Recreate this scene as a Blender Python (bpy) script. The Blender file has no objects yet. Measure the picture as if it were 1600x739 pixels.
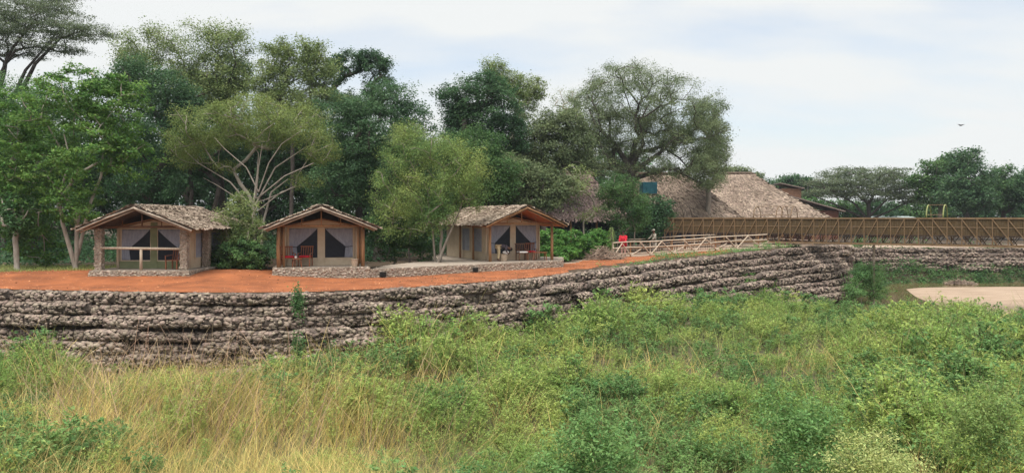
import bpy, bmesh, math, random
import numpy as np
from mathutils import Vector, Matrix
R = math.radians
random.seed(7); rng = np.random.default_rng(7)
S = bpy.context.scene
COL = S.collection

# ------------------------------------------------------------------ camera
F = 1250.0; HY = 340.0; CAMZ = 2.9           # focal in photo pixels, horizon row, eye height above terrace
cam = bpy.data.objects.new('camera', bpy.data.cameras.new('camera'))
COL.objects.link(cam); S.camera = cam
cam.location = (0, 0, CAMZ); cam.rotation_euler = (R(90), 0, 0)
cam.data.sensor_width = 36; cam.data.lens = 36*F/1600
cam.data.shift_y = -(369.5-HY)/1600; cam.data.clip_end = 9000; cam.data.clip_start = 0.1

# ------------------------------------------------------------------ world, sun, exposure
SUN_EL, SUN_AZ = 69, 196        # azimuth clockwise from +Y; 196 = behind the camera, a bit left
w = bpy.data.worlds.new('World'); S.world = w; w.use_nodes = True
nt = w.node_tree; N = nt.nodes; L = nt.links; N.clear()
out = N.new('ShaderNodeOutputWorld'); bg = N.new('ShaderNodeBackground')
sky = N.new('ShaderNodeTexSky'); sky.sky_type = 'NISHITA'; sky.sun_disc = False
sky.sun_elevation = R(SUN_EL); sky.sun_rotation = R(SUN_AZ); sky.dust_density = 2.0; sky.altitude = 200
tc = N.new('ShaderNodeTexCoord'); sep = N.new('ShaderNodeSeparateXYZ'); L.new(tc.outputs['Generated'], sep.inputs[0])
def wm(op, a, b):
    m = N.new('ShaderNodeMath'); m.operation = op
    for i, v in enumerate((a, b)):
        if isinstance(v, (int, float)): m.inputs[i].default_value = v
        else: L.new(v, m.inputs[i])
    return m.outputs[0]
den = wm('ADD', wm('MAXIMUM', sep.outputs[2], 0.0), 0.22)
comb = N.new('ShaderNodeCombineXYZ')
L.new(wm('DIVIDE', sep.outputs[0], den), comb.inputs[0]); L.new(wm('DIVIDE', sep.outputs[1], den), comb.inputs[1])
nz = N.new('ShaderNodeTexNoise'); nz.inputs['Scale'].default_value = 0.9; nz.inputs['Detail'].default_value = 7; nz.inputs['Roughness'].default_value = .5
mp = N.new('ShaderNodeMapping'); mp.inputs['Scale'].default_value = (1.0, 1.9, 1); mp.inputs['Rotation'].default_value = (0, 0, R(12)); mp.inputs['Location'].default_value = (0.15, .6, 0)
L.new(comb.outputs[0], mp.inputs[0]); L.new(mp.outputs[0], nz.inputs['Vector'])
cr = N.new('ShaderNodeValToRGB'); cr.color_ramp.elements[0].position = .30; cr.color_ramp.elements[1].position = .54
cr.color_ramp.elements[0].color = (.42,.42,.42,1); cr.color_ramp.elements[1].color = (1,1,1,1)
L.new(nz.outputs['Fac'], cr.inputs[0])
SKY_STR = 0.0305
skys = N.new('ShaderNodeMix'); skys.data_type = 'RGBA'; skys.blend_type = 'MIX'
bst = N.new('ShaderNodeMix'); bst.data_type = 'RGBA'; bst.blend_type = 'MULTIPLY'; bst.inputs['Factor'].default_value = 1; bst.inputs['B'].default_value = (1.8, 1.75, 1.7, 1)
L.new(sky.outputs[0], bst.inputs['A'])
L.new(cr.outputs[0], skys.inputs['Factor']); L.new(bst.outputs['Result'], skys.inputs['A'])
skys.inputs['B'].default_value = (7.75, 7.95, 7.95, 1)     # thin bright cloud veil
L.new(skys.outputs['Result'], bg.inputs['Color']); bg.inputs['Strength'].default_value = SKY_STR
L.new(bg.outputs[0], out.inputs[0])
sun = bpy.data.objects.new('sun', bpy.data.lights.new('sun', 'SUN')); COL.objects.link(sun)
sun.data.energy = 1.5; sun.data.angle = R(48); sun.data.color = (1, .95, .87)
az = R(SUN_AZ); el = R(SUN_EL)
sd = Vector((math.sin(az)*math.cos(el), math.cos(az)*math.cos(el), math.sin(el)))
sun.rotation_euler = sd.to_track_quat('Z', 'Y').to_euler()
sun.location = (0, 0, 60)
S.view_settings.view_transform = 'Standard'; S.view_settings.look = 'None'
S.view_settings.gamma = 1; S.view_settings.exposure = 1.92
S.render.engine = 'CYCLES'; S.cycles.max_bounces = 5; S.cycles.diffuse_bounces = 3
S.cycles.transparent_max_bounces = 8

# ------------------------------------------------------------------ helpers
def W(px, py, D): return Vector(((px-800)/F*D, D, CAMZ-(py-HY)/F*D))
def XY(px, D): return ((px-800)/F*D, D)
def sm(a, b, x): t = np.clip((x-a)/(b-a), 0, 1); return t*t*(3-2*t)

def mat(name, col, var=.25, scale=4.0, rough=.85, col2=None, island=False, bump=0, bscale=None, trans=0, hue=.0, spec=.25, detail=4, metal=0, stretch=None, lo=.35, hi=.65):
    m = bpy.data.materials.new(name); m.use_nodes = True
    n = m.node_tree.nodes; l = m.node_tree.links; p = n['Principled BSDF']
    p.inputs['Roughness'].default_value = rough; p.inputs['Specular IOR Level'].default_value = spec
    p.inputs['Metallic'].default_value = metal
    t = n.new('ShaderNodeTexCoord'); nz = n.new('ShaderNodeTexNoise')
    nz.inputs['Scale'].default_value = scale; nz.inputs['Detail'].default_value = detail; nz.inputs['Roughness'].default_value = .6
    src = t.outputs['Object']
    if stretch:
        mpn = n.new('ShaderNodeMapping'); mpn.inputs['Scale'].default_value = stretch; l.new(src, mpn.inputs[0]); src = mpn.outputs[0]
    l.new(src, nz.inputs['Vector'])
    ramp = n.new('ShaderNodeValToRGB'); e = ramp.color_ramp.elements
    e[0].position = lo; e[1].position = hi
    c2 = col2 if col2 else tuple(min(1, c*(1+var)) for c in col)
    c1 = col if col2 else tuple(c*(1-var) for c in col)
    e[0].color = (*c1, 1); e[1].color = (*c2, 1)
    l.new(nz.outputs['Fac'], ramp.inputs[0]); c = ramp.outputs[0]
    if island:
        g = n.new('ShaderNodeNewGeometry'); hs = n.new('ShaderNodeHueSaturation')
        mr = n.new('ShaderNodeMapRange'); mr.inputs['To Min'].default_value = 1-var*1.4; mr.inputs['To Max'].default_value = 1+var*1.4
        l.new(g.outputs['Random Per Island'], mr.inputs['Value']); l.new(mr.outputs[0], hs.inputs['Value'])
        if hue:
            mh = n.new('ShaderNodeMath'); mh.operation = 'MULTIPLY'; mh.inputs[1].default_value = 7.31
            mf = n.new('ShaderNodeMath'); mf.operation = 'FRACT'
            mr2 = n.new('ShaderNodeMapRange'); mr2.inputs['To Min'].default_value = .5-hue; mr2.inputs['To Max'].default_value = .5+hue
            l.new(g.outputs['Random Per Island'], mh.inputs[0]); l.new(mh.outputs[0], mf.inputs[0]); l.new(mf.outputs[0], mr2.inputs['Value'])
            l.new(mr2.outputs[0], hs.inputs['Hue'])
        l.new(c, hs.inputs['Color']); c = hs.outputs[0]
    l.new(c, p.inputs['Base Color'])
    if bump:
        nb = n.new('ShaderNodeTexNoise'); nb.inputs['Scale'].default_value = bscale or scale*4; nb.inputs['Detail'].default_value = 6
        l.new(src, nb.inputs['Vector']); b = n.new('ShaderNodeBump'); b.inputs['Strength'].default_value = bump; b.inputs['Distance'].default_value = .05
        l.new(nb.outputs['Fac'], b.inputs['Height']); l.new(b.outputs[0], p.inputs['Normal'])
    if trans:
        tr = n.new('ShaderNodeBsdfTranslucent'); l.new(c, tr.inputs['Color'])
        mx = n.new('ShaderNodeMixShader'); mx.inputs[0].default_value = trans
        l.new(p.outputs[0], mx.inputs[1]); l.new(tr.outputs[0], mx.inputs[2])
        l.new(mx.outputs[0], n['Material Output'].inputs['Surface'])
    return m

def leafmat(name, c1, c2, var=.3, scale=.45, hue=.02, tr=.42):
    return mat(name, c1, var=var, scale=scale, col2=c2, island=True, trans=tr, hue=hue, rough=.6, spec=.25, detail=3)

def polymesh(name, V, n):
    """V: (P*n,3) array, P polygons of n separate corners"""
    V = np.ascontiguousarray(V, dtype=np.float32).reshape(-1, 3); P = len(V)//n
    me = bpy.data.meshes.new(name)
    me.vertices.add(len(V)); me.vertices.foreach_set('co', V.ravel())
    me.loops.add(len(V)); me.loops.foreach_set('vertex_index', np.arange(len(V), dtype=np.int32))
    me.polygons.add(P); me.polygons.foreach_set('loop_start', np.arange(0, len(V), n, dtype=np.int32))
    try: me.polygons.foreach_set('loop_total', np.full(P, n, dtype=np.int32))
    except Exception: pass
    me.update(calc_edges=True); me.validate()
    return me
def idxmesh(name, V, Fc):
    V = np.ascontiguousarray(V, dtype=np.float32); Fc = np.ascontiguousarray(Fc, dtype=np.int32); n = Fc.shape[1]
    me = bpy.data.meshes.new(name)
    me.vertices.add(len(V)); me.vertices.foreach_set('co', V.ravel())
    me.loops.add(Fc.size); me.loops.foreach_set('vertex_index', Fc.ravel())
    me.polygons.add(len(Fc)); me.polygons.foreach_set('loop_start', np.arange(0, Fc.size, n, dtype=np.int32))
    try: me.polygons.foreach_set('loop_total', np.full(len(Fc), n, dtype=np.int32))
    except Exception: pass
    me.update(calc_edges=True)
    return me
def link(name, me, m=None, parent=None, smooth=False):
    o = bpy.data.objects.new(name, me); COL.objects.link(o)
    if m and me is not None: me.materials.append(m)
    if parent: o.parent = parent
    if smooth: me.polygons.foreach_set('use_smooth', np.ones(len(me.polygons), dtype=bool))
    return o
def tag(o, label=None, cat=None, group=None, kind=None):
    if label: o['label'] = label
    if cat: o['category'] = cat
    if group: o['group'] = group
    if kind: o['kind'] = kind
    return o
def thing(name, label, cat, loc=(0,0,0), rz=0, group=None):
    o = bpy.data.objects.new(name, None); COL.objects.link(o); o.empty_display_size = .2
    o.location = loc; o.rotation_euler = (0, 0, rz); return tag(o, label, cat, group)
def copy_tree(o, parent=None):
    c = o.copy(); COL.objects.link(c); c.parent = parent
    for ch in list(o.children): copy_tree(ch, c)
    return c

class MB:
    """collects boxes, bars and tubes into one mesh"""
    def __init__(s): s.v = []; s.f = []
    def add(s, vs, fs):
        b = len(s.v); s.v += [tuple(v) for v in vs]; s.f += [tuple(b+i for i in f) for f in fs]
    def box(s, x0, x1, y0, y1, z0, z1):
        s.add([(x0,y0,z0),(x1,y0,z0),(x1,y1,z0),(x0,y1,z0),(x0,y0,z1),(x1,y0,z1),(x1,y1,z1),(x0,y1,z1)],
              [(0,3,2,1),(4,5,6,7),(0,1,5,4),(1,2,6,5),(2,3,7,6),(3,0,4,7)])
    def hexa(s, p): s.add(p, [(0,3,2,1),(4,5,6,7),(0,1,5,4),(1,2,6,5),(2,3,7,6),(3,0,4,7)])
    def tube(s, pts, rs, n=6, caps=True):
        pts = [Vector(p) for p in pts]
        if isinstance(rs, (int, float)): rs = [rs]*len(pts)
        rings = []; up = None
        for i, p in enumerate(pts):
            d = (pts[min(i+1, len(pts)-1)]-pts[max(i-1, 0)])
            if d.length < 1e-9: d = Vector((0,0,1))
            d.normalize()
            if up is None: up = d.orthogonal().normalized()
            else:
                up = up - d*up.dot(d)
                up = up.normalized() if up.length > 1e-6 else d.orthogonal().normalized()
            q = d.cross(up)
            rings.append([p+(up*math.cos(a)+q*math.sin(a))*rs[i] for a in [2*math.pi*k/n for k in range(n)]])
        vs = [v for r in rings for v in r]; fs = []
        for i in range(len(pts)-1):
            for k in range(n): fs.append((i*n+k, i*n+(k+1)%n, (i+1)*n+(k+1)%n, (i+1)*n+k))
        if caps: fs.append(tuple(range(n-1, -1, -1))); fs.append(tuple((len(pts)-1)*n+k for k in range(n)))
        s.add(vs, fs)
    def bar(s, a, b, wd, ht):
        """rectangular beam a->b, wd sideways, ht the other way"""
        a = Vector(a); b = Vector(b); d = (b-a).normalized()
        u = Vector((0,0,1)) if abs(d.z) < .95 else Vector((0,1,0))
        sd_ = d.cross(u).normalized()*wd/2; up = sd_.cross(d).normalized()*ht/2
        s.hexa([a-sd_-up, a+sd_-up, b+sd_-up, b-sd_-up, a-sd_+up, a+sd_+up, b+sd_+up, b-sd_+up])
    def prism(s, poly, z0, z1):
        n = len(poly); s.add([(x,y,z0) for x,y in poly]+[(x,y,z1) for x,y in poly],
            [tuple(range(n-1,-1,-1)), tuple(range(n,2*n))]+[(i,(i+1)%n,n+(i+1)%n,n+i) for i in range(n)])
    def build(s, name, m, parent=None, smooth=False, bevel=0):
        me = bpy.data.meshes.new(name); me.from_pydata(s.v, [], s.f); me.update()
        if bevel:
            bm = bmesh.new(); bm.from_mesh(me); bmesh.ops.bevel(bm, geom=bm.edges[:], offset=bevel, segments=1, affect='EDGES'); bm.to_mesh(me); bm.free()
        return link(name, me, m, parent, smooth)

# value noise for placement (numpy)
_G = np.random.default_rng(3).random((64, 64))
def vnoise(x, y, s=1.0):
    x = np.asarray(x, float)/s+100; y = np.asarray(y, float)/s+100
    xi = np.floor(x).astype(int); yi = np.floor(y).astype(int); fx = x-xi; fy = y-yi
    fx = fx*fx*(3-2*fx); fy = fy*fy*(3-2*fy); g = lambda a, b: _G[a % 64, b % 64]
    return (g(xi,yi)*(1-fx)+g(xi+1,yi)*fx)*(1-fy)+(g(xi,yi+1)*(1-fx)+g(xi+1,yi+1)*fx)*fy

# ------------------------------------------------------------------ materials
M = {}
M['earth'] = mat('leaf_litter_earth', (.035,.026,.018), col2=(.10,.07,.045), scale=1.4, bump=.6, bscale=9)
M['lowearth'] = mat('river_bank_earth', (.05,.055,.025), col2=(.11,.095,.05), scale=1.2, bump=.5, bscale=8)
M['gravel'] = mat('red_gravel', (.195,.066,.027), col2=(.36,.122,.047), scale=.8, detail=12, bump=.9, bscale=30)
M['pebble'] = mat('gravel_stone', (.30,.10,.04), col2=(.46,.22,.11), scale=2, island=True, var=.3)
M['dust'] = mat('pale_dust', (.28,.20,.15), col2=(.36,.28,.215), scale=1.5, bump=.4, bscale=14)
M['sand'] = mat('river_sand', (.25,.18,.125), col2=(.41,.31,.23), scale=.9, bump=.6, bscale=6, lo=.3, hi=.7, stretch=(.4,2,1))
M['water'] = mat('muddy_water', (.11,.08,.036), col2=(.14,.105,.05), scale=.4, rough=.07, bump=.03, bscale=3, spec=.5)
M['stone'] = mat('gabion_stone', (.158,.121,.097), col2=(.285,.228,.186), scale=.45, island=True, var=.29, hue=.022, bump=.5, bscale=26, rough=.9)
M['stonecore'] = mat('gabion_core', (.12,.095,.08), var=.3, scale=8, bump=.6)
M['wallstone'] = mat('pale_wall_stone', (.25,.205,.16), col2=(.38,.32,.26), scale=2, island=True, var=.25, hue=.015, bump=.4, bscale=30)
M['mortar'] = mat('mortar', (.27,.22,.175), var=.2, scale=6, bump=.4)
M['paving'] = mat('dusty_paving', (.25,.205,.165), col2=(.35,.30,.25), scale=1.3, bump=.3)
M['wood'] = mat('brown_pole', (.25,.13,.062), col2=(.37,.21,.11), scale=3, stretch=(6,6,.6), rough=.75)
M['palewood'] = mat('peeled_pole', (.38,.30,.225), col2=(.54,.45,.36), scale=3, stretch=(5,5,.8), rough=.75)
M['greypole'] = mat('grey_pole', (.30,.24,.19), col2=(.46,.38,.31), scale=3, rough=.8)
M['darkwood'] = mat('dark_wood', (.09,.045,.028), col2=(.16,.085,.05), scale=4, rough=.7)
M['redwood'] = mat('reddish_boards', (.42,.12,.045), col2=(.52,.17,.07), scale=3, stretch=(1,9,1), rough=.6)
M['chairwood'] = mat('chair_wood', (.20,.07,.035), col2=(.27,.10,.05), scale=5, rough=.5)
M['canvas'] = mat('beige_canvas', (.50,.395,.28), col2=(.60,.49,.36), scale=1.6, bump=.35, bscale=3.5, rough=.9)
M['greencanvas'] = mat('green_canvas', (.17,.19,.10), col2=(.24,.25,.14), scale=1.6, bump=.35, bscale=3.5, rough=.9)
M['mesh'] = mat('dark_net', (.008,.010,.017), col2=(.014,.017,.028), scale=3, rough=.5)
M['curtain'] = mat('grey_net_curtain', (.24,.25,.30), col2=(.32,.335,.39), scale=2.2, rough=.9, stretch=(5,1,1.2))
M['thatch'] = mat('thatch', (.22,.17,.13), col2=(.36,.295,.235), scale=1.1, island=True, var=.13, hue=.012, rough=.95)
M['thatchpink'] = mat('makuti_thatch', (.205,.155,.12), col2=(.32,.25,.198), scale=.6, island=True, var=.28, hue=.012, rough=.95)
M['thatchdark'] = mat('old_thatch', (.11,.078,.07), col2=(.20,.145,.13), scale=.6, island=True, var=.34, hue=.012, rough=.95)
M['thatchbase'] = mat('thatch_base', (.11,.08,.06), var=.3, scale=5, bump=.5)
M['steel'] = mat('brown_bridge_steel', (.15,.092,.050), col2=(.22,.145,.080), scale=2, rough=.6)
M['steeldark'] = mat('dark_bridge_steel', (.055,.038,.028), var=.3, scale=2, rough=.6)
M['screen'] = mat('reed_screen', (.062,.04,.02), col2=(.115,.078,.04), scale=2.2, stretch=(9,9,.6), rough=.9)
M['yellowgreen'] = mat('yellow_green_paint', (.22,.24,.09), var=.12, scale=3, rough=.5)
M['navy'] = mat('dark_blue_wall', (.012,.018,.04), col2=(.02,.03,.06), scale=2, rough=.4)
M['tank'] = mat('teal_tank', (.008,.05,.065), col2=(.014,.075,.095), scale=3, rough=.4)
M['metalroof'] = mat('brown_metal_roof', (.17,.13,.115), col2=(.23,.18,.16), scale=2, rough=.5)
M['brick'] = mat('red_brown_wall', (.16,.07,.05), var=.2, scale=3)
M['paleroof'] = mat('pale_sheet_roof', (.40,.46,.46), var=.1, scale=3, rough=.5)
M['red'] = mat('red_cloth', (.36,.010,.022), col2=(.46,.02,.035), scale=6, rough=.9)
M['white'] = mat('white_cloth', (.66,.64,.62), var=.06, scale=6, rough=.9)
M['wicker'] = mat('wicker', (.33,.25,.18), col2=(.45,.36,.27), scale=20, rough=.9)
M['skin'] = mat('brown_skin', (.12,.06,.038), var=.1, scale=8, rough=.5)
M['camo'] = mat('pale_camouflage', (.22,.19,.15), col2=(.52,.48,.42), scale=9, rough=.9, lo=.45, hi=.55)
M['pink'] = mat('pale_pink_cloth', (.55,.33,.29), var=.1, scale=6, rough=.9)
M['khaki'] = mat('khaki_cloth', (.45,.36,.22), var=.1, scale=6, rough=.9)
M['dusk'] = mat('dark_grey_cloth', (.06,.05,.06), var=.2, scale=6, rough=.9)
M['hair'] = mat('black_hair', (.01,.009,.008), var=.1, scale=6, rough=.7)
M['bird'] = mat('dark_feathers', (.03,.03,.03), var=.1, scale=6)
M['barkpale'] = mat('pale_bark', (.27,.23,.19), col2=(.42,.375,.32), scale=2.5, stretch=(2,2,.7), bump=.3)
M['barkmid'] = mat('grey_bark', (.17,.145,.12), col2=(.28,.245,.205), scale=2.5, stretch=(2,2,.7), bump=.4)
M['barkdark'] = mat('dark_bark', (.05,.04,.035), col2=(.10,.085,.075), scale=2.5, bump=.4)
M['stick'] = mat('dead_stick', (.20,.145,.11), col2=(.36,.28,.22), scale=2, island=True, var=.3)
# foliage
M['Lbright'] = leafmat('bright_leaves', (.070,.165,.036), (.165,.290,.065), scale=.8)
M['Lmid'] = leafmat('mid_leaves', (.052,.122,.042), (.110,.205,.064))
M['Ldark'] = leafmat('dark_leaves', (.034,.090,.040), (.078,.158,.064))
M['Lteal'] = leafmat('bluish_leaves', (.044,.108,.048), (.100,.185,.078))
M['Lpale'] = leafmat('pale_leaves', (.145,.210,.070), (.265,.325,.125), scale=.7)
M['Lolive'] = leafmat('olive_leaves', (.135,.195,.055), (.235,.290,.090), scale=.6)
M['Lgrey'] = leafmat('grey_green_leaves', (.105,.150,.070), (.185,.230,.110), scale=.5)
M['Lwillow'] = leafmat('light_willow_leaves', (.135,.250,.080), (.290,.355,.105), scale=.4)
M['Lacacia'] = leafmat('acacia_leaves', (.085,.120,.065), (.155,.195,.100), scale=.5)
M['Lshrub'] = leafmat('vivid_shrub_leaves', (.075,.190,.040), (.140,.290,.065), scale=.9)
M['Lherb'] = leafmat('herb_leaves', (.20,.335,.085), (.40,.47,.13), scale=.33, var=.3)
M['Lherbdark'] = leafmat('dark_herb_leaves', (.105,.225,.075), (.21,.345,.11), scale=.4, var=.3)
M['Lyellow'] = leafmat('yellowish_leaves', (.36,.42,.14), (.50,.54,.22), scale=.9)
M['grassgold'] = leafmat('golden_grass', (.48,.36,.10), (.80,.64,.27), scale=.9, var=.42, hue=.02)
M['grassgreen'] = leafmat('green_grass', (.27,.34,.10), (.42,.45,.16), scale=.5, var=.3, hue=.02)
M['herbstem'] = mat('herb_stem', (.14,.17,.07), col2=(.24,.22,.11), scale=2)

# ------------------------------------------------------------------ terrain
# crest of the retaining wall in plan: (photo column, distance, crest height)
CR = [(-700,34,0),(-400,33.5,0),(-150,33,0),(0,32.2,0),(150,31.3,0),(300,30.8,0),(450,30.8,0),(600,32.3,0),(700,34.3,0),(800,37,0),(900,41.6,.03),
      (1000,47,.12),(1100,52.5,.3),(1200,57.5,.55),(1285,61.8,.7),(1312,64.5,.68),(1322,69,.4),(1328,74,.1),(1345,78.5,-.1),(1400,80,-.15),(1600,80,-.15),(1900,80,-.15),(2500,84,-.15)]
CP = np.array([[*XY(a, b), c] for a, b, c in CR])
def catmull(P, n):
    o = []
    for i in range(len(P)-1):
        p0 = P[max(i-1,0)]; p1 = P[i]; p2 = P[i+1]; p3 = P[min(i+2,len(P)-1)]
        for k in range(n):
            t = k/n; o.append(.5*((2*p1)+(-p0+p2)*t+(2*p0-5*p1+4*p2-p3)*t*t+(-p0+3*p1-3*p2+p3)*t**3))
    o.append(P[-1]); return np.array(o)
CREST = catmull(CP, 6)
def side(x, y):
    """signed distance to the crest line: >0 on the terrace side; also crest height"""
    x = np.asarray(x, float).ravel(); y = np.asarray(y, float).ravel()
    best = np.full(len(x), 1e9); sg = np.zeros(len(x)); hz = np.zeros(len(x))
    for a, b in zip(CREST[:-1], CREST[1:]):
        d = b[:2]-a[:2]; L2 = d@d
        if L2 < 1e-9: continue
        t = np.clip(((x-a[0])*d[0]+(y-a[1])*d[1])/L2, 0, 1)
        dx = x-(a[0]+t*d[0]); dy = y-(a[1]+t*d[1]); q = np.hypot(dx, dy)
        m = q < best; best[m] = q[m]; s = np.sign(d[0]*dy-d[1]*dx); s[s==0] = 1
        sg[m] = s[m]; hz[m] = (a[2]+t*(b[2]-a[2]))[m]
    return best*sg, hz
WATER_Z = -3.4
def ground_z(x, y):
    shp = np.shape(x); x = np.asarray(x, float).ravel(); y = np.asarray(y, float).ravel()
    d, hz = side(x, y)
    top = hz*np.exp(-np.clip(d,0,None)/30) + .35*sm(33, 38, y)*sm(-8, -14, x)*sm(60, 45, y)
    top = top + .10*(vnoise(x, y, 5)-.5)*sm(1, 4, d)
    low = -3.0 + .9*sm(22, 7, y) + .25*(vnoise(x, y, 4)-.5)
    chan = sm(44, 60, y)*sm(14, 24, x)                       # towards the river
    low = low - 1.3*chan*1.0
    low = np.where((y > 70) & (x > 20), np.maximum(low, -4.2+1.9*sm(-3.4, -.6, d)), low)   # far bank rises to its wall
    z = np.where(d > .02, top, low)
    return z.reshape(shp)
def gz(x, y): return float(ground_z(np.array([x]), np.array([y]))[0])

def sheet(name, xs, ys, zf, m, keep=None, smooth=True):
    X, Y = np.meshgrid(xs, ys); Z = zf(X, Y)
    nx = len(xs); ny = len(ys); idx = np.arange(nx*ny).reshape(ny, nx)
    q = np.stack([idx[:-1,:-1], idx[:-1,1:], idx[1:,1:], idx[1:,:-1]], -1).reshape(-1, 4)
    if keep is not None:
        cx = X.ravel()[q].mean(1); cy = Y.ravel()[q].mean(1); q = q[keep(cx, cy)]
    V = np.stack([X.ravel(), Y.ravel(), Z.ravel()], 1)
    used, inv = np.unique(q, return_inverse=True); V = V[used]; q = inv.reshape(-1, 4)
    return link(name, idxmesh(name, V, q), m, smooth=smooth)
def axis(fine0, fine1, st, far):
    a = list(np.arange(fine0, fine1+.001, st)); s = st; p = fine1
    while p < far: s *= 1.35; p += s; a.append(p)
    s = st; p = fine0
    while p > -far: s *= 1.35; p -= s; a.insert(0, p)
    return np.array(a)
g = sheet('ground', axis(-34, 72, .45, 4000), axis(2, 100, .45, 4000), ground_z, M['earth']); tag(g, kind='structure')
# the low river bank gets its own sheet, 6 mm above
def lowkeep(cx, cy): d, _ = side(cx, cy); return d < -.6
g = sheet('river_bank', np.arange(-34, 72, .6), np.arange(2, 84, .6), lambda x, y: ground_z(x, y)+.006, M['lowearth'], lowkeep); tag(g, kind='structure')

def inpoly(px, py, poly):
    r = np.zeros(len(px), bool); n = len(poly)
    for i in range(n):
        x0, y0 = poly[i]; x1, y1 = poly[(i+1)%n]
        if y0 == y1: continue
        c = ((y0 > py) != (y1 > py)) & (px < (x1-x0)*(py-y0)/(y1-y0)+x0); r ^= c
    return r
GRAV = [XY(a, b) for a, b in [(-300,33),(-300,37),(-60,36.5),(60,38.5),(150,39.5),(300,38.8),(430,40),(700,45),(800,47),(900,50.5),(960,54),(1050,57),(1140,60.5),(1150,56),(1100,54.6),(1040,52.2),(980,48.7),(930,45.3),(900,43.3)]]
def gravkeep(cx, cy):
    d, _ = side(cx, cy); jx = cx+1.0*(vnoise(cx, cy, .9)-.5); jy = cy+1.0*(vnoise(cx+31, cy, .9)-.5)
    near = (d > .25) & (d < 8) & (cx < 3.0) & (cy < 44)
    front = inpoly(jx, jy, GRAV)
    # upper boundary on the left: nothing beyond the tents
    lim = np.interp(cx, [-34,-25,-22,-19,-9,0,5], [34.5,35.0,36.3,38.6,41,46,48])
    return (d > .08) & (front | (near & (cy < lim + .6*(vnoise(cx, cy, 1.1)-.5))))
g = sheet('gravel_terrace', np.arange(-30, 26, .25), np.arange(29, 62, .25), lambda x, y: ground_z(x, y)+.012, M['gravel'], gravkeep); tag(g, kind='structure')
DUST = [XY(a, b) for a, b in [(880,47),(960,52),(1050,55.5),(1200,60.5),(1290,65),(1345,81),(1720,81),(1720,90),(1330,88),(1230,80),(1100,68),(1000,62),(950,58),(870,52)]]
g = sheet('dusty_path', np.arange(0, 66, .3), np.arange(45, 92, .3), lambda x, y: ground_z(x, y)+.008, M['dust'], lambda a, b: inpoly(a, b, DUST) & (side(a, b)[0] > .3)); tag(g, kind='structure')
# loose gravel stones along the edge and over the terrace
n = 26000; gx = rng.uniform(-24, 20, n); gy = rng.uniform(29, 60, n); k = gravkeep(gx, gy); gx = gx[k]; gy = gy[k]
d_, _ = side(gx, gy); kk = rng.random(len(gx)) < np.where(d_ < 1.2, 1.0, .35); gx = gx[kk]; gy = gy[kk]
gzz = ground_z(gx, gy)+.012; ss = rng.uniform(.015, .038, len(gx))*np.where(rng.random(len(gx))<.06, 1.8, 1)
tet = np.array([[1,0,-.2],[-.5,.87,-.2],[-.5,-.87,-.2],[0,0,.8]])
T = np.array([[0,1,3],[1,2,3],[2,0,3]])
an = rng.uniform(0, 6.28, len(gx)); ca, sa = np.cos(an), np.sin(an)
V = tet[None]*ss[:,None,None]; V = np.stack([V[...,0]*ca[:,None]-V[...,1]*sa[:,None], V[...,0]*sa[:,None]+V[...,1]*ca[:,None], V[...,2]], -1)
V += np.stack([gx, gy, gzz], 1)[:,None]
Fi = (T[None]+4*np.arange(len(gx))[:,None,None]).reshape(-1, 3)
o = link('gravel_stones', idxmesh('gravel_stones', V.reshape(-1,3), Fi), M['pebble']); tag(o, 'loose orange gravel stones scattered over the red terrace', 'gravel', kind='stuff')

# fallen leaves on the terrace, thicker towards the trees
n = 9000; lx = rng.uniform(-24, 8, n); ly = rng.uniform(30, 47, n); k = gravkeep(lx, ly) & (rng.random(n) < np.clip((ly-31)/9, .04, 1)*np.clip(vnoise(lx, ly, 1.8)*1.6-.4, 0, 1)); lx, ly = lx[k], ly[k]
LITTER = (lx, ly)

# river water and sand bar
b = MB(); b.prism([(22,46),(140,40),(140,78.3),(31,78.3),(24,66)], WATER_Z-.3, WATER_Z)
tag(b.build('river', M['water']), kind='structure')
sb = [(1412,70.5),(1440,72),(1520,72.6),(1650,73),(1900,73),(2300,70),(2300,40),(1700,42),(1600,46),(1540,50),(1470,57),(1430,63)]
sb = catmull(np.array([[*XY(a, b_), 0] for a, b_ in sb+[sb[0]]]), 5)[:-1]
ctr = sb.mean(0); V = []; Fc = []
for ring, (f_, z_) in enumerate([(1.0,-3.46),(.97,-3.36),(.85,-3.27),(.5,-3.2),(.0,-3.18)]):
    for p in sb: q = ctr+(p-ctr)*f_; V.append((q[0], q[1], z_))
n = len(sb)
for r_ in range(4):
    for i in range(n): Fc.append((r_*n+i, r_*n+(i+1)%n, (r_+1)*n+(i+1)%n, (r_+1)*n+i))
tag(link('sand_bar', idxmesh('sand_bar', np.array(V), np.array(Fc)), M['sand'], smooth=True), kind='structure')

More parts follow.
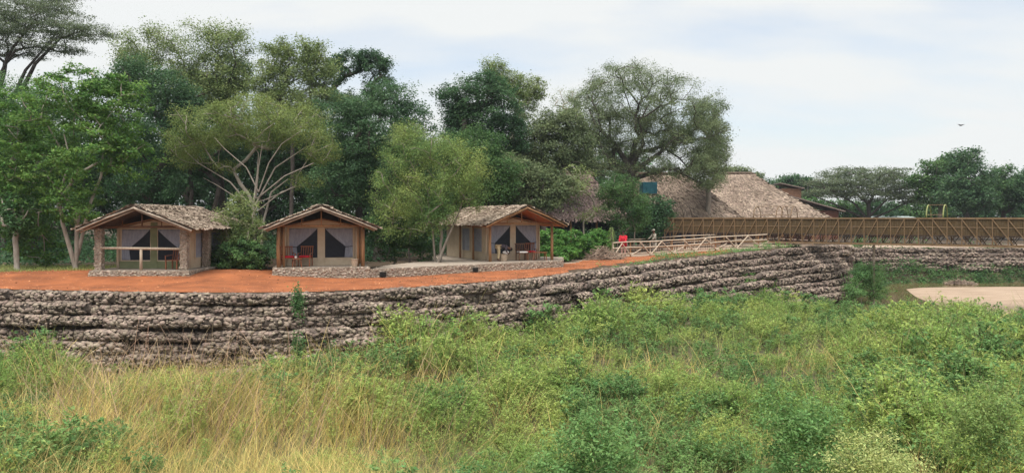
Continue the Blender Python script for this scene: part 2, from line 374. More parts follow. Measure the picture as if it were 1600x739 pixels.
# ------------------------------------------------------------------ gabion walls
def ico(sub=1):
    bm = bmesh.new(); bmesh.ops.create_icosphere(bm, subdivisions=sub, radius=1)
    V = np.array([v.co[:] for v in bm.verts]); Fc = np.array([[v.index for v in f.verts] for f in bm.faces]); bm.free(); return V, Fc
def stone_protos(sub, n):
    V, Fc = ico(sub); r = np.random.default_rng(5); out = []
    for i in range(n):
        # cut by random planes for an angular rock
        P = V.copy()
        for _ in range(9):
            nn = r.normal(size=3); nn /= np.linalg.norm(nn); h = r.uniform(.45, .8); dd = P@nn
            P = P-np.where(dd > h, dd-h, 0)[:,None]*nn
        out.append(P*(1+.06*r.normal(size=(len(P),1))))
    return out, Fc
SP2, SF2 = stone_protos(2, 14); SP1, SF1 = stone_protos(1, 14)
def randrot(n, r=rng):
    q = r.normal(size=(n,4)); q /= np.linalg.norm(q, axis=1)[:,None]; a,b,c,d = q.T
    return np.stack([np.stack([1-2*(c*c+d*d),2*(b*c-a*d),2*(b*d+a*c)],-1),np.stack([2*(b*c+a*d),1-2*(b*b+d*d),2*(c*d-a*b)],-1),np.stack([2*(b*d-a*c),2*(c*d+a*b),1-2*(b*b+c*c)],-1)],1)
def stones(name, pos, nrm, size, m, parent, hi=True, flat=.65):
    """rocks at pos, flattened along nrm"""
    protos, Fc = (SP2, SF2) if hi else (SP1, SF1)
    n = len(pos); k = rng.integers(0, len(protos), n); P = np.array(protos)[k]
    P = np.einsum('nij,nvj->nvi', randrot(n), P); P = P*size[:,None,None]
    nrm = nrm/np.linalg.norm(nrm, axis=1)[:,None]
    c = np.einsum('nvi,ni->nv', P, nrm); P = P-(1-flat)*c[...,None]*nrm[:,None]
    # a bit longer sideways than tall
    P[...,2] *= .82
    P = P+pos[:,None]; nv = P.shape[1]
    Fi = (Fc[None]+nv*np.arange(n)[:,None,None]).reshape(-1, 3)
    return link(name, idxmesh(name, P.reshape(-1,3), Fi), m, parent)
def resample(P, st):
    seg = np.linalg.norm(np.diff(P[:,:2], axis=0), axis=1); s = np.r_[0, np.cumsum(seg)]
    t = np.arange(0, s[-1], st); return np.stack([np.interp(t, s, P[:,i]) for i in range(3)], 1), t
def gabion(path, label, rows, rowh, batter, name='gabion_wall', ssize=(.055,.17), bag=(1.3,3.0), dens=2.3, hi=False, fade=None):
    P, t = resample(path, .1); tan = np.gradient(P[:,:2], axis=0); tan /= np.linalg.norm(tan, axis=1)[:,None]
    nor = np.stack([tan[:,1], -tan[:,0]], 1)              # towards the river side
    c0 = P[len(P)//2]; root = thing(name, label, 'retaining wall', (c0[0], c0[1], -3))
    off = Vector((c0[0], c0[1], -3))
    for k in range(rows):
        # bag boundaries
        bs = [0]; 
        while bs[-1] < t[-1]: bs.append(bs[-1]+rng.uniform(*bag))
        bs = np.array(bs); j = np.searchsorted(bs, t, side='right')-1; j = np.clip(j, 0, len(bs)-2)
        u = (t-bs[j])/(bs[j+1]-bs[j]); prof = np.clip(np.minimum(u, 1-u)*(bs[j+1]-bs[j])/.38, 0, 1)**.6
        jit = np.random.default_rng(k+11).normal(size=len(bs))
        bulge = (.30+.07*jit[j])*(.55+.45*prof); hh = rowh*.5*(1.05+.08*np.roll(jit,3)[j])*(.70+.30*prof)
        zc = P[:,2]-rowh*(k+.5)+.05*jit[j]*(k>0)+.10*(vnoise(t, k*7.3+0*t, 6)-.5)*min(k,2)/2
        if k == 0: zc = P[:,2]-rowh*.5+.03*jit[j]
        ctr2 = P[:,:2]+nor*(batter*k*(1-.9*sm(60, 66, P[:,1])*(P[:,1] < 77))+.10*jit[j])[:,None]
        # core strip
        angs = np.radians([-110,-60,-20,20,60,100,140]); C = []
        for a in angs:
            rr = .74; C.append(np.c_[ctr2+nor*(bulge*rr*math.cos(a))[:,None], zc+hh*.98*math.sin(a)])
        C = np.array(C); C = C-np.array(off)[None,None]; na, nt_ = C.shape[:2]; idx = np.arange(na*nt_).reshape(na, nt_)
        q = np.stack([idx[:-1,:-1], idx[:-1,1:], idx[1:,1:], idx[1:,:-1]], -1).reshape(-1,4)
        course = link('gabion_course', idxmesh('gabion_course', C.reshape(-1,3), q), M['stonecore'], root)
        # stones
        area = t[-1]*rowh*1.9; n = int(area*dens/(np.mean(ssize)**2*2.2))
        i = rng.integers(0, len(t), n); a = rng.uniform(R(-80), R(125 if k == 0 else 95), n); size = rng.uniform(0, 1, n)**1.7*(ssize[1]-ssize[0])+ssize[0]
        if hi:   # finer stones are only worth it near
            pass
        ce = np.sign(np.cos(a))*np.abs(np.cos(a))**.55; se = np.sign(np.sin(a))*np.abs(np.sin(a))**.85
        pos = np.c_[ctr2[i]+nor[i]*(bulge[i]*ce*.95)[:,None], zc[i]+hh[i]*se*.90]-np.array(off)
        nrm = np.c_[nor[i]*np.cos(a)[:,None], np.sin(a)]
        size = np.minimum(size, hh[i]*.75)
        stones('stones', pos, nrm, size, M['stone'], course, hi, flat=.5)
    return root
SC = resample(CREST, .1)[0]
def sub(pred): return SC[pred(SC)]
xs_ = SC[:,0]
i1 = np.argmax(SC[:,0] > XY(880, 41)[0]); i2 = np.argmax(SC[:,1] > 69); i0 = np.argmax(SC[:,0] > -27); i3 = np.argmax(SC[:,0] > 66)
gabion(SC[i0:i1+5], 'purplish brown gabion wall of stacked stone sacks below the red terrace and tents', 7, .45, .16)
gabion(SC[i1-5:i2], 'grey gabion wall curving away to the right under the footbridge end', 8, .46, .40, ssize=(.08,.2), dens=1.7, hi=False)
gabion(SC[i2-5:i3], 'long low grey gabion wall on the far bank behind the river', 5, .46, .22, ssize=(.12,.24), dens=1.5, hi=False)

# ------------------------------------------------------------------ foliage engine
def leaves(pos, nrm, size, asp=.45, r=rng, curl=0):
    """diamond leaves: pos (n,3), nrm (n,3), size (n) -> (n*4,3)"""
    n = len(pos); a = r.normal(size=(n,3)); nrm = nrm/np.linalg.norm(nrm, axis=1)[:,None]
    u = a-np.sum(a*nrm, 1)[:,None]*nrm; u /= np.linalg.norm(u, axis=1)[:,None]; v = np.cross(nrm, u)
    s = size[:,None]
    return np.stack([pos-u*s*.5, pos+v*s*asp*.5+u*s*.05, pos+u*s*.5-nrm*s*.08, pos-v*s*asp*.5+u*s*.05], 1).reshape(-1,3)

def crown_points(blobs, n, r, shell=.65):
    w_ = np.array([b[3]*b[4] for b in blobs], float); w_ /= w_.sum(); k = r.choice(len(blobs), n, p=w_)
    B = np.array([[*b[0:3], b[3], b[4], b[5]] for b in blobs]); B = B[k]
    d = r.normal(size=(n,3)); d /= np.linalg.norm(d, axis=1)[:,None]
    rad = np.where(r.random(n) < shell, r.uniform(.8, 1.03, n), r.uniform(.15, .85, n)**.6)
    # lumpy outline
    lump = 1+.16*np.sin(d[:,0]*5+k*2.1)*np.cos(d[:,2]*6+k)+.10*np.sin(d[:,1]*9+d[:,2]*7+k)
    rad = rad*lump
    return B[:,:3]+d*rad[:,None]*B[:,[3,5,4]], d

def skeleton(base, fork, targets, r, wig=.12):
    """greedy branching skeleton; returns nodes, parents, tips downstream"""
    nodes = []; par = []
    nseg = 6
    for i in range(nseg+1):
        f = i/nseg; p = base+(fork-base)*f; h = np.linalg.norm(fork-base)
        if 0 < i < nseg: p = p+np.array([r.normal()*wig*.35*h*.25, r.normal()*wig*.35*h*.25, 0])
        nodes.append(p); par.append(i-1)
    first = max(2, nseg-2)
    allowed = [0]*first+[1]*(nseg+1-first)
    targets = targets[np.argsort(np.linalg.norm(targets-fork, axis=1))]
    tips = []
    for t in targets:
        A = np.array(nodes); al = np.array(allowed, bool); d = np.linalg.norm(A-t, axis=1)
        df = np.linalg.norm(A-fork, axis=1); dt = np.linalg.norm(t-fork)
        dirn = (A-fork)/(df[:,None]+.3); tv = (t-fork)/(dt+1e-6)
        cost = d+.35*df+np.where(al, 0, 1e6)+np.where(df > dt, 5, 0)-.6*dirn@tv
        j = int(np.argmin(cost)); p0 = A[j]; L_ = d[j]; m = max(2, int(L_/.7)); last = j
        out_ = p0+(t-p0)*.5; out_[2] += -.10*L_ if r.random() < .4 else .08*L_
        for q in range(1, m+1):
            f = q/m; p = (1-f)**2*p0+2*f*(1-f)*out_+f*f*t
            if q < m: p = p+r.normal(size=3)*wig*min(1, L_/m)*.6
            nodes.append(p); par.append(last); allowed.append(1); last = len(nodes)-1
        tips.append(last)
    cnt = np.zeros(len(nodes))
    for t in tips:
        j = t
        while j >= 0: cnt[j] += 1; j = par[j]
    return np.array(nodes), par, cnt
def skel_mesh(mb, nodes, par, cnt, r0, rmin=.02, power=.5, flare=1.35, n=6):
    tot = cnt.max(); rad = np.maximum(rmin, r0*(cnt/tot)**power); rad[0] *= flare
    # chains for smooth tubes
    kids = {}
    for i, p in enumerate(par): kids.setdefault(p, []).append(i)
    start = [(None, 0)]
    stack = [(-1, 0)]
    while stack:
        p, i = stack.pop(); chain = [] if p < 0 else [p]; rr = [] if p < 0 else [min(rad[p], rad[i]*1.15)]
        while True:
            chain.append(i); rr.append(rad[i]); ks = kids.get(i, [])
            if not ks: break
            ks = sorted(ks, key=lambda q: -cnt[q])
            for q in ks[1:]: stack.append((i, q))
            i = ks[0]
        if len(chain) > 1:
            rr[-1] *= .45; mb.tube([nodes[c] for c in chain], rr, n if rr[0] > .05 else 4, caps=False)

def tree(name, label, cat, base, D, blobs, leaf, bark='barkmid', r0=.25, ncl=170, lpc=70, ls=.16, cr=.45, nbr=60, fork=None, wig=.14, group=None, asp=.5,
         flatz=.65, shell=.65, rmin=.025, seed=None, extra=None, vertical=0, power=.5, bz=None, fan=0):
    """base=(px, D or None); blobs in photo px at distance D(+dd): (px,py,rx,ry[,dd])"""
    if name == 'forest_tree' and bark == 'barkmid': bark = 'barkdark'; r0 *= .55
    if name == 'forest_tree': ls *= .74; lpc = int(lpc*1.55)
    r = np.random.default_rng(seed if seed is not None else abs(hash(label)) % 1000 if False else sum(map(ord, label)) % 9973)
    bx, by = XY(base, D); z0 = (gz(bx, by) if bz is None else bz)-.08
    bw = []
    for q in blobs:
        dd = q[4] if len(q) > 4 else 0; c = W(q[0], q[1], D+dd); s = (D+dd)/F; rx = q[2]*s; rz = q[3]*s
        ry = q[5] if len(q) > 5 else min(rx, max(rz, rx*.6), 4.0)
        bw.append((c.x, c.y, c.z, rx, rz, ry))
    off = np.array([bx, by, z0])
    root = thing(name, label, cat, (bx, by, z0), 0, group)
    P, dr = crown_points(bw, ncl, r, shell)
    zmin = z0+.15; P[:,2] = np.maximum(P[:,2], zmin+.1*r.random(len(P)))
    c = np.mean([b_[:3] for b_ in bw], axis=0)
    if fork is None: fk = off+(c-off)*.45; fk[2] = z0+(min(b_[2]-b_[4] for b_ in bw)-z0)*.9+.3
    else: fk = np.array(W(fork[0], fork[1], D))
    fk[2] = max(fk[2], z0+.5)
    sel = r.choice(len(P), min(nbr, len(P)), replace=False)
    nd, par, cnt = skeleton(off.copy(), fk, P[sel], r, wig)
    mb = MB(); skel_mesh(mb, nd-off, par, cnt, r0, rmin, power)
    if extra:
        for e in extra:      # extra stems given as photo points with radii at distance D
            pts = [np.array(W(a, b_, D+(ee or 0)))-off for a, b_, _, ee in e]; mb.tube(pts, [q[2] for q in e], 6, False)
    mb.build('trunk', M[bark], root, smooth=True)
    # leaves
    n = ncl*lpc; k = np.repeat(np.arange(ncl), lpc); g_ = r.normal(size=(n,3))*cr*.5*r.uniform(.7,1.25,(ncl,1))[k]; g_[:,2] *= flatz
    if fan:  # droop / arch
        g_[:,2] -= fan*np.hypot(g_[:,0], g_[:,1])
    if vertical: g_[:,2] *= (1+vertical)
    pos = P[k]+g_; pos[:,2] = np.maximum(pos[:,2], z0+.08)
    nr = dr[k]*.45+np.array([0,0,.75])+r.normal(size=(n,3))*.55
    size = ls*r.uniform(.6, 1.35, n)
    link('crown', polymesh('crown', leaves(pos-off, nr, size, asp, r), 4), M[leaf], root)
    return root

# ------------------------------------------------------------------ thatch
def thatch_strips(a, b, c, d, n, ln, wd, lift, r=rng, rows=None):
    """strips over the patch a,b (eave) c,d (ridge, above b and a)"""
    a, b, c, d = [np.array(p, float) for p in (a, b, c, d)]
    v = r.random(n)**.9
    if rows: v = np.clip((np.floor(v*rows)+r.normal(size=n)*.16)/rows, -.02, .99)
    u = r.uniform(-.01, 1.01, n)
    lo = a+(b-a)*u[:,None]; hi = d+(c-d)*u[:,None]; p = lo+(hi-lo)*v[:,None]
    L_ = np.linalg.norm(hi-lo, axis=1)[:,None]; down = (lo-hi)/np.maximum(L_, 1e-3)
    nr = np.cross(b-a, (d+c)/2-(a+b)/2); nr /= np.linalg.norm(nr)
    if nr[2] < 0: nr = -nr
    sd_ = np.cross(down, nr); an = r.normal(size=(n,1))*.16
    dn = down*np.cos(an)+sd_*np.sin(an); sd2 = np.cross(dn, nr)
    l = (ln*r.uniform(.6, 1.3, n))[:,None]; w_ = (wd*r.uniform(.5, 1.3, n))[:,None]
    h0 = (.01+.02*r.random((n,1))); h1 = lift*r.uniform(.3, 1.2, (n,1)); tw = r.normal(size=(n,1))*.02
    p0 = p+nr*h0; p1 = p+dn*l+nr*h1
    return np.stack([p0-sd2*w_*.5, p0+sd2*w_*.5, p1+sd2*w_*.4+nr*tw, p1-sd2*w_*.4-nr*tw], 1).reshape(-1,3)
def slab(mb, a, b, c, d, th):
    a, b, c, d = [Vector(p) for p in (a, b, c, d)]; up = Vector((0,0,th)); tri = (c-d).length < 1e-4
    if tri: mb.add([a,b,c,a+up,b+up,c+up], [(0,2,1),(3,4,5),(0,1,4,3),(1,2,5,4),(2,0,3,5)])
    else: mb.hexa([a,b,c,d,a+up,b+up,c+up,d+up])

# ------------------------------------------------------------------ safari tents under thatch
def masonry(root, name, faces, m='wallstone', sz=(.06,.13), dens=1.15, flat=.28):
    """flattened stones set into faces: (origin, u vector, v vector, normal)"""
    allp = []; alln = []; alls = []
    for o_, u, v, nn in faces:
        o_, u, v, nn = [np.array(q, float) for q in (o_, u, v, nn)]
        ar = np.linalg.norm(u)*np.linalg.norm(v); n = int(ar/(np.mean(sz)**2*2.0)*dens*1.9)+1
        allp.append(o_+u*rng.random((n,1))+v*rng.random((n,1))); alln.append(np.tile(nn, (n,1))); alls.append(rng.uniform(*sz, n))
    return stones(name, np.concatenate(allp), np.concatenate(alln), np.concatenate(alls), M[m], root, hi=False, flat=flat)

def window(root, x0, x1, z0, z1, y, mirror, curt=True):
    f = MB(); t = .045
    for (a, b_, c_, d_) in ((x0-t,x1+t,z1,z1+t),(x0-t,x1+t,z0-t,z0),(x0-t,x0,z0,z1),(x1,x1+t,z0,z1)): f.box(a, b_, y-.035, y-.004, c_, d_)
    fr = f.build('window', M['canvas'], root)
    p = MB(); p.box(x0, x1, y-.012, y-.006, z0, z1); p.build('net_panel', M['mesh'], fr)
    # curtain: gathered to the outer side, its free edge sweeping down from the inner top corner
    V = []; Fc = []; nu, nv = 14, 16; H = z1-z0; Wd = x1-x0
    for j in range(nv+1):
        v = j/nv                                       # 0 top .. 1 bottom
        if v < .62: edge = 1-.74*(v/.62)**1.15
        else: edge = .26+.04*(v-.62)/.38
        for i in range(nu+1):
            u = i/nu*edge; x = x0+u*Wd if not mirror else x1-u*Wd
            V.append((x, y-.03-.018*math.sin(i*1.9+v*2), z1-v*H))
    for j in range(nv):
        for i in range(nu): q = j*(nu+1)+i; Fc.append((q, q+1, q+nu+2, q+nu+1))
    cu = link('curtain', idxmesh('curtain', np.array(V), np.array(Fc)), M['curtain'], fr, smooth=True)
    so = cu.modifiers.new('thick', 'SOLIDIFY'); so.thickness = .006
    tb = MB(); zt = z1-.62*H; xa = x0 if not mirror else x1; xb = x0+.27*Wd if not mirror else x1-.27*Wd
    tb.bar((xa, y-.06, zt+.01), (xb, y-.06, zt-.03), .012, .035); tb.build('tie_band', M['dusk'], fr)

def tent(name, label, px, D, z, rz, stone_posts=False, green=False, red=False, thatch_m='thatch', hw=2.6, pw=1.95, apex=2.95, eave=1.93, roof_len=7.2, hip=1.7, seed=1):
    r = np.random.default_rng(seed); x, y = XY(px, D)
    root = thing(name, label, 'safari tent', (x, y, z), rz)
    yf = -.75; yb = roof_len
    A = (-hw, yf, eave); A2 = (-hw, yb, eave); B = (hw, yf, eave); B2 = (hw, yb, eave); Rf = (0, yf, apex); Rb = (0, yb-hip, apex)
    mb = MB(); slab(mb, A2, A, Rf, Rb, -.07); slab(mb, B, B2, Rb, Rf, -.07); slab(mb, B2, A2, Rb, Rb, -.07)
    roof = mb.build('roof', M['thatchbase'], root)
    s1 = thatch_strips(A2, A, Rf, Rb, 13000, .24, .045, .03, r); s2 = thatch_strips(B, B2, Rb, Rf, 13000, .24, .045, .03, r); s3 = thatch_strips(B2, A2, Rb, Rb, 4000, .24, .045, .03, r)
    # ridge cap and ragged eave/verge fringe
    s4 = thatch_strips((-.28, yf, apex-.07), (-.28, yb-hip, apex-.07), (0, yb-hip, apex+.05), (0, yf, apex+.05), 500, .30, .09, .06, r)
    s5 = thatch_strips((.28, yf, apex-.07), (.28, yb-hip, apex-.07), (0, yb-hip, apex+.05), (0, yf, apex+.05), 500, .30, .09, .06, r)
    link('thatch', polymesh('thatch', np.concatenate([s1,s2,s3,s4,s5]), 4), M[thatch_m], roof)
    # verge poles at the front gable
    v = MB()
    for sgn in (-1, 1):
        v.tube([(sgn*(hw-.02), yf-.03, eave-.13), (sgn*hw*.5, yf-.03, (apex+eave)/2-.09), (0, yf-.03, apex-.12)], .048, 7)
        v.tube([(sgn*(hw-.12), yf+.12, eave-.18), (0, yf+.12, apex-.2)], .04, 6)
    v.build('verge_pole', M['greypole'] if not red else M['wood'], root, smooth=True)
    if red:
        for sgn, nm in ((-1, 'board_ceiling'), (1, 'board_ceiling')):
            c = MB(); c.hexa([(sgn*(hw-.1), yf+.2, eave-.14), (sgn*(hw-.1), 2.3, eave-.14), (0, 2.3, apex-.18), (0, yf+.2, apex-.18),
                            (sgn*(hw-.1), yf+.2, eave-.11), (sgn*(hw-.1), 2.3, eave-.11), (0, 2.3, apex-.15), (0, yf+.2, apex-.15)]); c.build(nm, M['redwood'], root)
    # beams: eave plates, tie beam, rafters
    bm_ = MB()
    for sgn in (-1, 1): bm_.tube([(sgn*pw, yf+.1, eave+.02), (sgn*pw, yb-.3, eave+.02)], .055, 6)
    for yy in (0, 3.4, yb-.5): bm_.tube([(-pw-.1, yy, eave+.05), (pw+.1, yy, eave+.05)], .05, 6)
    for yy in (0, 3.4): bm_.tube([(0, yy, eave+.05), (0, yy, apex-.15)], .035, 6); bm_.tube([(-.9, yy, eave+.1), (-.9, yy, apex-.5)], .025, 5); bm_.tube([(.9, yy, eave+.1), (.9, yy, apex-.5)], .025, 5)
    bm_.build('roof_beam', M['wood'] if not stone_posts else M['darkwood'], root, smooth=True)
    # posts
    for sgn in (-1, 1):
        for yy in (0, 2.5, 4.6, yb-.5):
            p = MB()
            if stone_posts and yy in (0, 2.5):
                hh = .15; p.box(sgn*pw-hh, sgn*pw+hh, yy-hh, yy+hh, 0, eave-.02); o_ = p.build('post', M['mortar'], root)
                X0 = sgn*pw
                masonry(o_, 'stonework', [((X0-hh,yy-hh,0),(2*hh,0,0),(0,0,eave-.04),(0,-1,0)),((X0-hh,yy-hh,0),(0,2*hh,0),(0,0,eave-.04),(-1,0,0)),((X0+hh,yy-hh,0),(0,2*hh,0),(0,0,eave-.04),(1,0,0))], sz=(.05,.085))
            else:
                rr = .085 if yy == 0 else .07
                p.tube([(sgn*pw, yy, 0), (sgn*pw+.02*r.normal(), yy, eave*.5), (sgn*pw, yy, eave)], [rr*1.1, rr, rr*.95], 8); p.build('post', M['wood'], root, smooth=True)
                if yy == 0 and not stone_posts and not red:
                    p = MB(); p.tube([(sgn*(pw-.22), .12, 0), (sgn*(pw-.21), .12, eave)], [.06,.05], 7); p.build('inner_post', M['wood'], root, smooth=True)
    # canvas tent
    cw = 1.72; y0 = 1.2; y1 = yb-1.0; wh = eave-.02; ah = eave+.34
    cv = MB(); cv.add([(-cw,y0,0.01),(cw,y0,.01),(cw,y0,wh),(0,y0,ah),(-cw,y0,wh),(-cw,y1,.01),(cw,y1,.01),(cw,y1,wh),(0,y1,ah),(-cw,y1,wh)],
                      [(0,1,2,3,4),(6,5,9,8,7),(1,6,7,2),(5,0,4,9),(2,7,8,3),(9,4,3,8)])
    can = cv.build('canvas_body', M['canvas'], root)
    # side panels with net windows
    for sgn in (-1, 1):
        for (ya, yb_) in ((y0+.5, y0+1.7), (y0+2.4, y0+3.6)):
            p = MB(); X_ = sgn*(cw+.006); p.box(min(X_, X_+sgn*.015), max(X_, X_+sgn*.015), ya, yb_, .5, wh-.25); p.build('side_net', M['curtain'], root)
            p = MB(); 
            for (a1, a2, b1, b2) in ((ya-.08, ya, .45, wh-.2), (yb_, yb_+.08, .45, wh-.2), (ya, yb_, wh-.25, wh-.2), (ya, yb_, .43, .5)): p.box(min(X_, X_+sgn*.03), max(X_, X_+sgn*.03), a1, a2, b1, b2)
            p.build('side_window_border', M['canvas'], root)
    # front skirt with folds
    V = []; nu = 40
    for j in range(7):
        for i in range(nu+1):
            u = i/nu; V.append((-cw+.08+u*(2*cw-.16), y0-.02-.022*abs(math.sin(i*.7+j*.9))-.02*(r.random()), .02+j/6*.33))
    Fc = [(j*(nu+1)+i, j*(nu+1)+i+1, (j+1)*(nu+1)+i+1, (j+1)*(nu+1)+i) for j in range(6) for i in range(nu)]
    link('front_skirt', idxmesh('front_skirt', np.array(V), np.array(Fc)), M['greencanvas'] if green else M['canvas'], root, smooth=True)
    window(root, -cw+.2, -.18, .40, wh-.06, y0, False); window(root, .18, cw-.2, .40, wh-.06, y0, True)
    # centre door strip, corner flaps
    V = []
    for j in range(9):
        for i in range(7): V.append((-.16+i/6*.32, y0-.045-.02*math.sin(i*2.2+j*1.3), .02+j/8*(ah-.12)))
    Fc = [(j*7+i, j*7+i+1, (j+1)*7+i+1, (j+1)*7+i) for j in range(8) for i in range(6)]
    d = link('door_flap', idxmesh('door_flap', np.array(V), np.array(Fc)), M['greencanvas'] if green else M['canvas'], root, smooth=True)
    for sgn in (-1, 1):
        f = MB(); f.tube([(sgn*(cw-.03), y0-.05, 0.02), (sgn*(cw-.02), y0-.06, wh*.5), (sgn*(cw-.03), y0-.04, wh)], [.07,.05,.06], 7); f.build('corner_flap', M['canvas'], root, smooth=True)
    f = MB(); f.tube([(-cw-.1, y0-.3, wh+.02), (0, y0-.3, ah+.04), (cw+.1, y0-.3, wh+.02)], .03, 6); f.build('fly_pole', M['wood'], root)
    # fly sheet dark inside gable
    return root

T1 = tent('safari_tent', 'leftmost tent with stone pillars and greenish door flap under a thatched roof', 222, 36.4, .50, R(-1), stone_posts=True, green=True, seed=1, hw=2.62, roof_len=7.6)
T2 = tent('safari_tent', 'middle tent with brown posts and beige canvas on a tall stone plinth', 502, 38.2, .53, R(13.5), seed=2, hw=2.6, roof_len=6.8)
T3 = tent('safari_tent', 'rightmost tent seen from the corner with orange board ceiling under its thatched roof', 815, 45.6, .42, R(25), red=True, seed=3, hw=2.55, pw=1.95, roof_len=8.6, eave=2.1, apex=3.15, hip=.6)

# plinths
def local(root, p): return root.matrix_world @ Vector(p)
bpy.context.view_layer.update()
def plinth(name, label, pts, ztop, zbot, sz=(.05,.11), cat='plinth'):
    """pts: world xy polygon counter-clockwise seen from above"""
    c = sum((Vector((p[0], p[1])) for p in pts), Vector((0,0)))/len(pts)
    root = thing(name, label, cat, (c.x, c.y, zbot)); q = [(p[0]-c.x, p[1]-c.y) for p in pts]
    mb = MB(); mb.prism(q, 0, ztop-zbot); core = mb.build('plinth_core', M['mortar'], root)
    inner = [(a*.985, b_*.985) for a, b_ in q]; mb = MB(); mb.prism(inner, ztop-zbot+.001, ztop-zbot+.02); mb.build('paving', M['paving'], root)
    faces = []
    for i in range(len(q)):
        a = Vector(q[i]); b_ = Vector(q[(i+1)%len(q)]); d = b_-a; nn = Vector((d.y, -d.x)).normalized()
        faces.append(((a.x, a.y, 0), (d.x, d.y, 0), (0, 0, ztop-zbot-.01), (nn.x, nn.y, 0)))
    masonry(root, 'stonework', faces, sz=sz); return root
def tpoly(T, x0, x1, y0, y1):
    return [(v.x, v.y) for v in (local(T, (x0,y0,0)), local(T, (x1,y0,0)), local(T, (x1,y1,0)), local(T, (x0,y1,0)))]
plinth('stone_plinth', 'low pale stone plinth under the leftmost tent', tpoly(T1, -2.25, 2.3, -.35, 7.6), .495, .15)
plinth('stone_plinth', 'tall pale stone plinth under the middle tent', tpoly(T2, -2.2, 2.25, -.45, 7.2), .525, -.05)
# long paved platform running on to the third tent
q0 = local(T2, (2.27, -.40, 0)); q1 = W(742, 425, 41.5); q2 = W(880, 411, 46.5)
plat = [(q0.x, q0.y), XY(745, 42.3), XY(880, 46.2), XY(880, 55), XY(676, 54.5), XY(676, 46.2), XY(600, 41.2)]
P3 = plinth('stone_platform', 'long low stone faced platform with drain holes in front of the rightmost tent', plat, .415, -.05, cat='platform')
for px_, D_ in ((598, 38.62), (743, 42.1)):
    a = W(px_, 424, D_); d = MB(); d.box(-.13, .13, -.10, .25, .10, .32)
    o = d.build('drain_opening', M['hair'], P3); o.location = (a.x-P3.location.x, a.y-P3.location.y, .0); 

# rail in front of the leftmost tent
rl = thing('pole_railing', 'pale peeled pole railing on one short post in front of the leftmost tent', 'railing', local(T1, (0, -.3, 0)), R(-1))
m = MB(); m.tube([(-1.8, .2, 1.02), (0, .14, 1.0), (1.9, .2, .98)], [.055,.06,.055], 8); m.build('rail', M['palewood'], rl, smooth=True)
m = MB(); m.tube([(0.05, .1, -.02), (0.05, .1, .96)], [.07,.06], 8); m.build('post', M['palewood'], rl, smooth=True)

# ------------------------------------------------------------------ chairs and small things
def chair(label, loc, rz, cushion=None, wood='chairwood', group=None):
    t = thing('wooden_chair', label, 'chair', loc, rz, group); w_ = .27; h = .40
    for sx in (-1, 1):
        for sy in (-1, 1):
            m = MB(); m.box(sx*w_-.025, sx*w_+.025, sy*w_-.025, sy*w_+.025, 0, h if sy < 0 else h); m.build('leg', M[wood], t)
    m = MB()
    for i in range(5): m.box(-w_-.03, w_+.03, -w_+i*.12-.01, -w_+i*.12+.085, h, h+.03)
    m.build('seat', M[wood], t)
    m = MB()
    for i in range(6): x_ = -w_+i*.108; m.hexa([(x_-.02,w_,h+.03),(x_+.02,w_,h+.03),(x_+.02,w_+.03,h+.03),(x_-.02,w_+.03,h+.03),(x_-.02,w_+.12,h+.52),(x_+.02,w_+.12,h+.52),(x_+.02,w_+.15,h+.52),(x_-.02,w_+.15,h+.52)])
    m.bar((-w_-.04, w_+.135, h+.54), (w_+.04, w_+.135, h+.54), .04, .06)
    m.build('backrest', M[wood], t)
    for sx in (-1, 1):
        m = MB(); m.bar((sx*(w_+.02), -w_-.03, h+.22), (sx*(w_+.02), w_+.05, h+.24), .05, .03); m.bar((sx*(w_+.02), -w_, h), (sx*(w_+.02), -w_, h+.22), .035, .035); m.build('armrest', M[wood], t)
    if cushion:
        m = MB(); m.box(-w_+.01, w_-.01, -w_, w_-.02, h+.032, h+.12); m.build('cushion', M[cushion], t, bevel=.03)
    return t
def table(label, loc, rz, m_='chairwood', sz=(.45,.3,.42)):
    t = thing('small_table', label, 'table', loc, rz); a, b_, h = sz
    m = MB(); m.box(-a, a, -b_, b_, h, h+.035); m.build('table_top', M[m_], t)
    for sx in (-1,1):
        for sy in (-1,1): m = MB(); m.tube([(sx*(a-.03), sy*(b_-.03), 0), (sx*(a-.08), sy*(b_-.07), h)], .022, 6); m.build('leg', M[m_], t)
    return t
def tl(T, x, y, z=.0): return local(T, (x, y, z+.022))
chair('bare slatted wooden chair beside the right stone pillar of the leftmost tent', tl(T1, 1.25, .55), R(-8))
chair('wooden chair with red cushion nearest the left post of the middle tent', tl(T2, -1.55, .45), R(13.5+14), 'red')
chair('wooden chair with red cushion right of the little table at the middle tent', tl(T2, -.75, .65), R(13.5-12), 'red')
table('low wooden table between the two red cushioned chairs at the middle tent', tl(T2, -1.12, .12), R(13.5), sz=(.24,.2,.38))
m = MB(); m.tube([(0,0,0),(0,0,.05),(0,0,.10)], [.05,.065,.05], 8); o = m.build('white_bowl', M['white']); o.location = tl(T2, -1.18, .12, .416); tag(o, 'tiny white bowl on the low table at the middle tent', 'bowl')
def basket(label, loc, m_='wicker', r0=.13, r1=.17, h=.34):
    t = thing('basket', label, 'basket', loc); m = MB(); m.tube([(0,0,0),(0,0,h*.5),(0,0,h)], [r0, (r0+r1)/2+.01, r1], 14); m.build('basket_body', M[m_], t, smooth=False)
    m = MB(); m.tube([(r1*math.cos(a), r1*math.sin(a), h) for a in np.linspace(0, 6.283, 17)], .018, 5, False); m.build('rim', M[m_], t)
basket('woven bin standing in front of the right posts of the middle tent', tl(T2, 1.55, -.18))
basket('woven bin beside the person bending over at the rightmost tent', tl(T3, -1.0, .25), r0=.19, r1=.21, h=.38)
chair('dark wooden chair with a white cushion at the rightmost tent', tl(T3, .18, .3), R(20), 'white', 'darkwood')
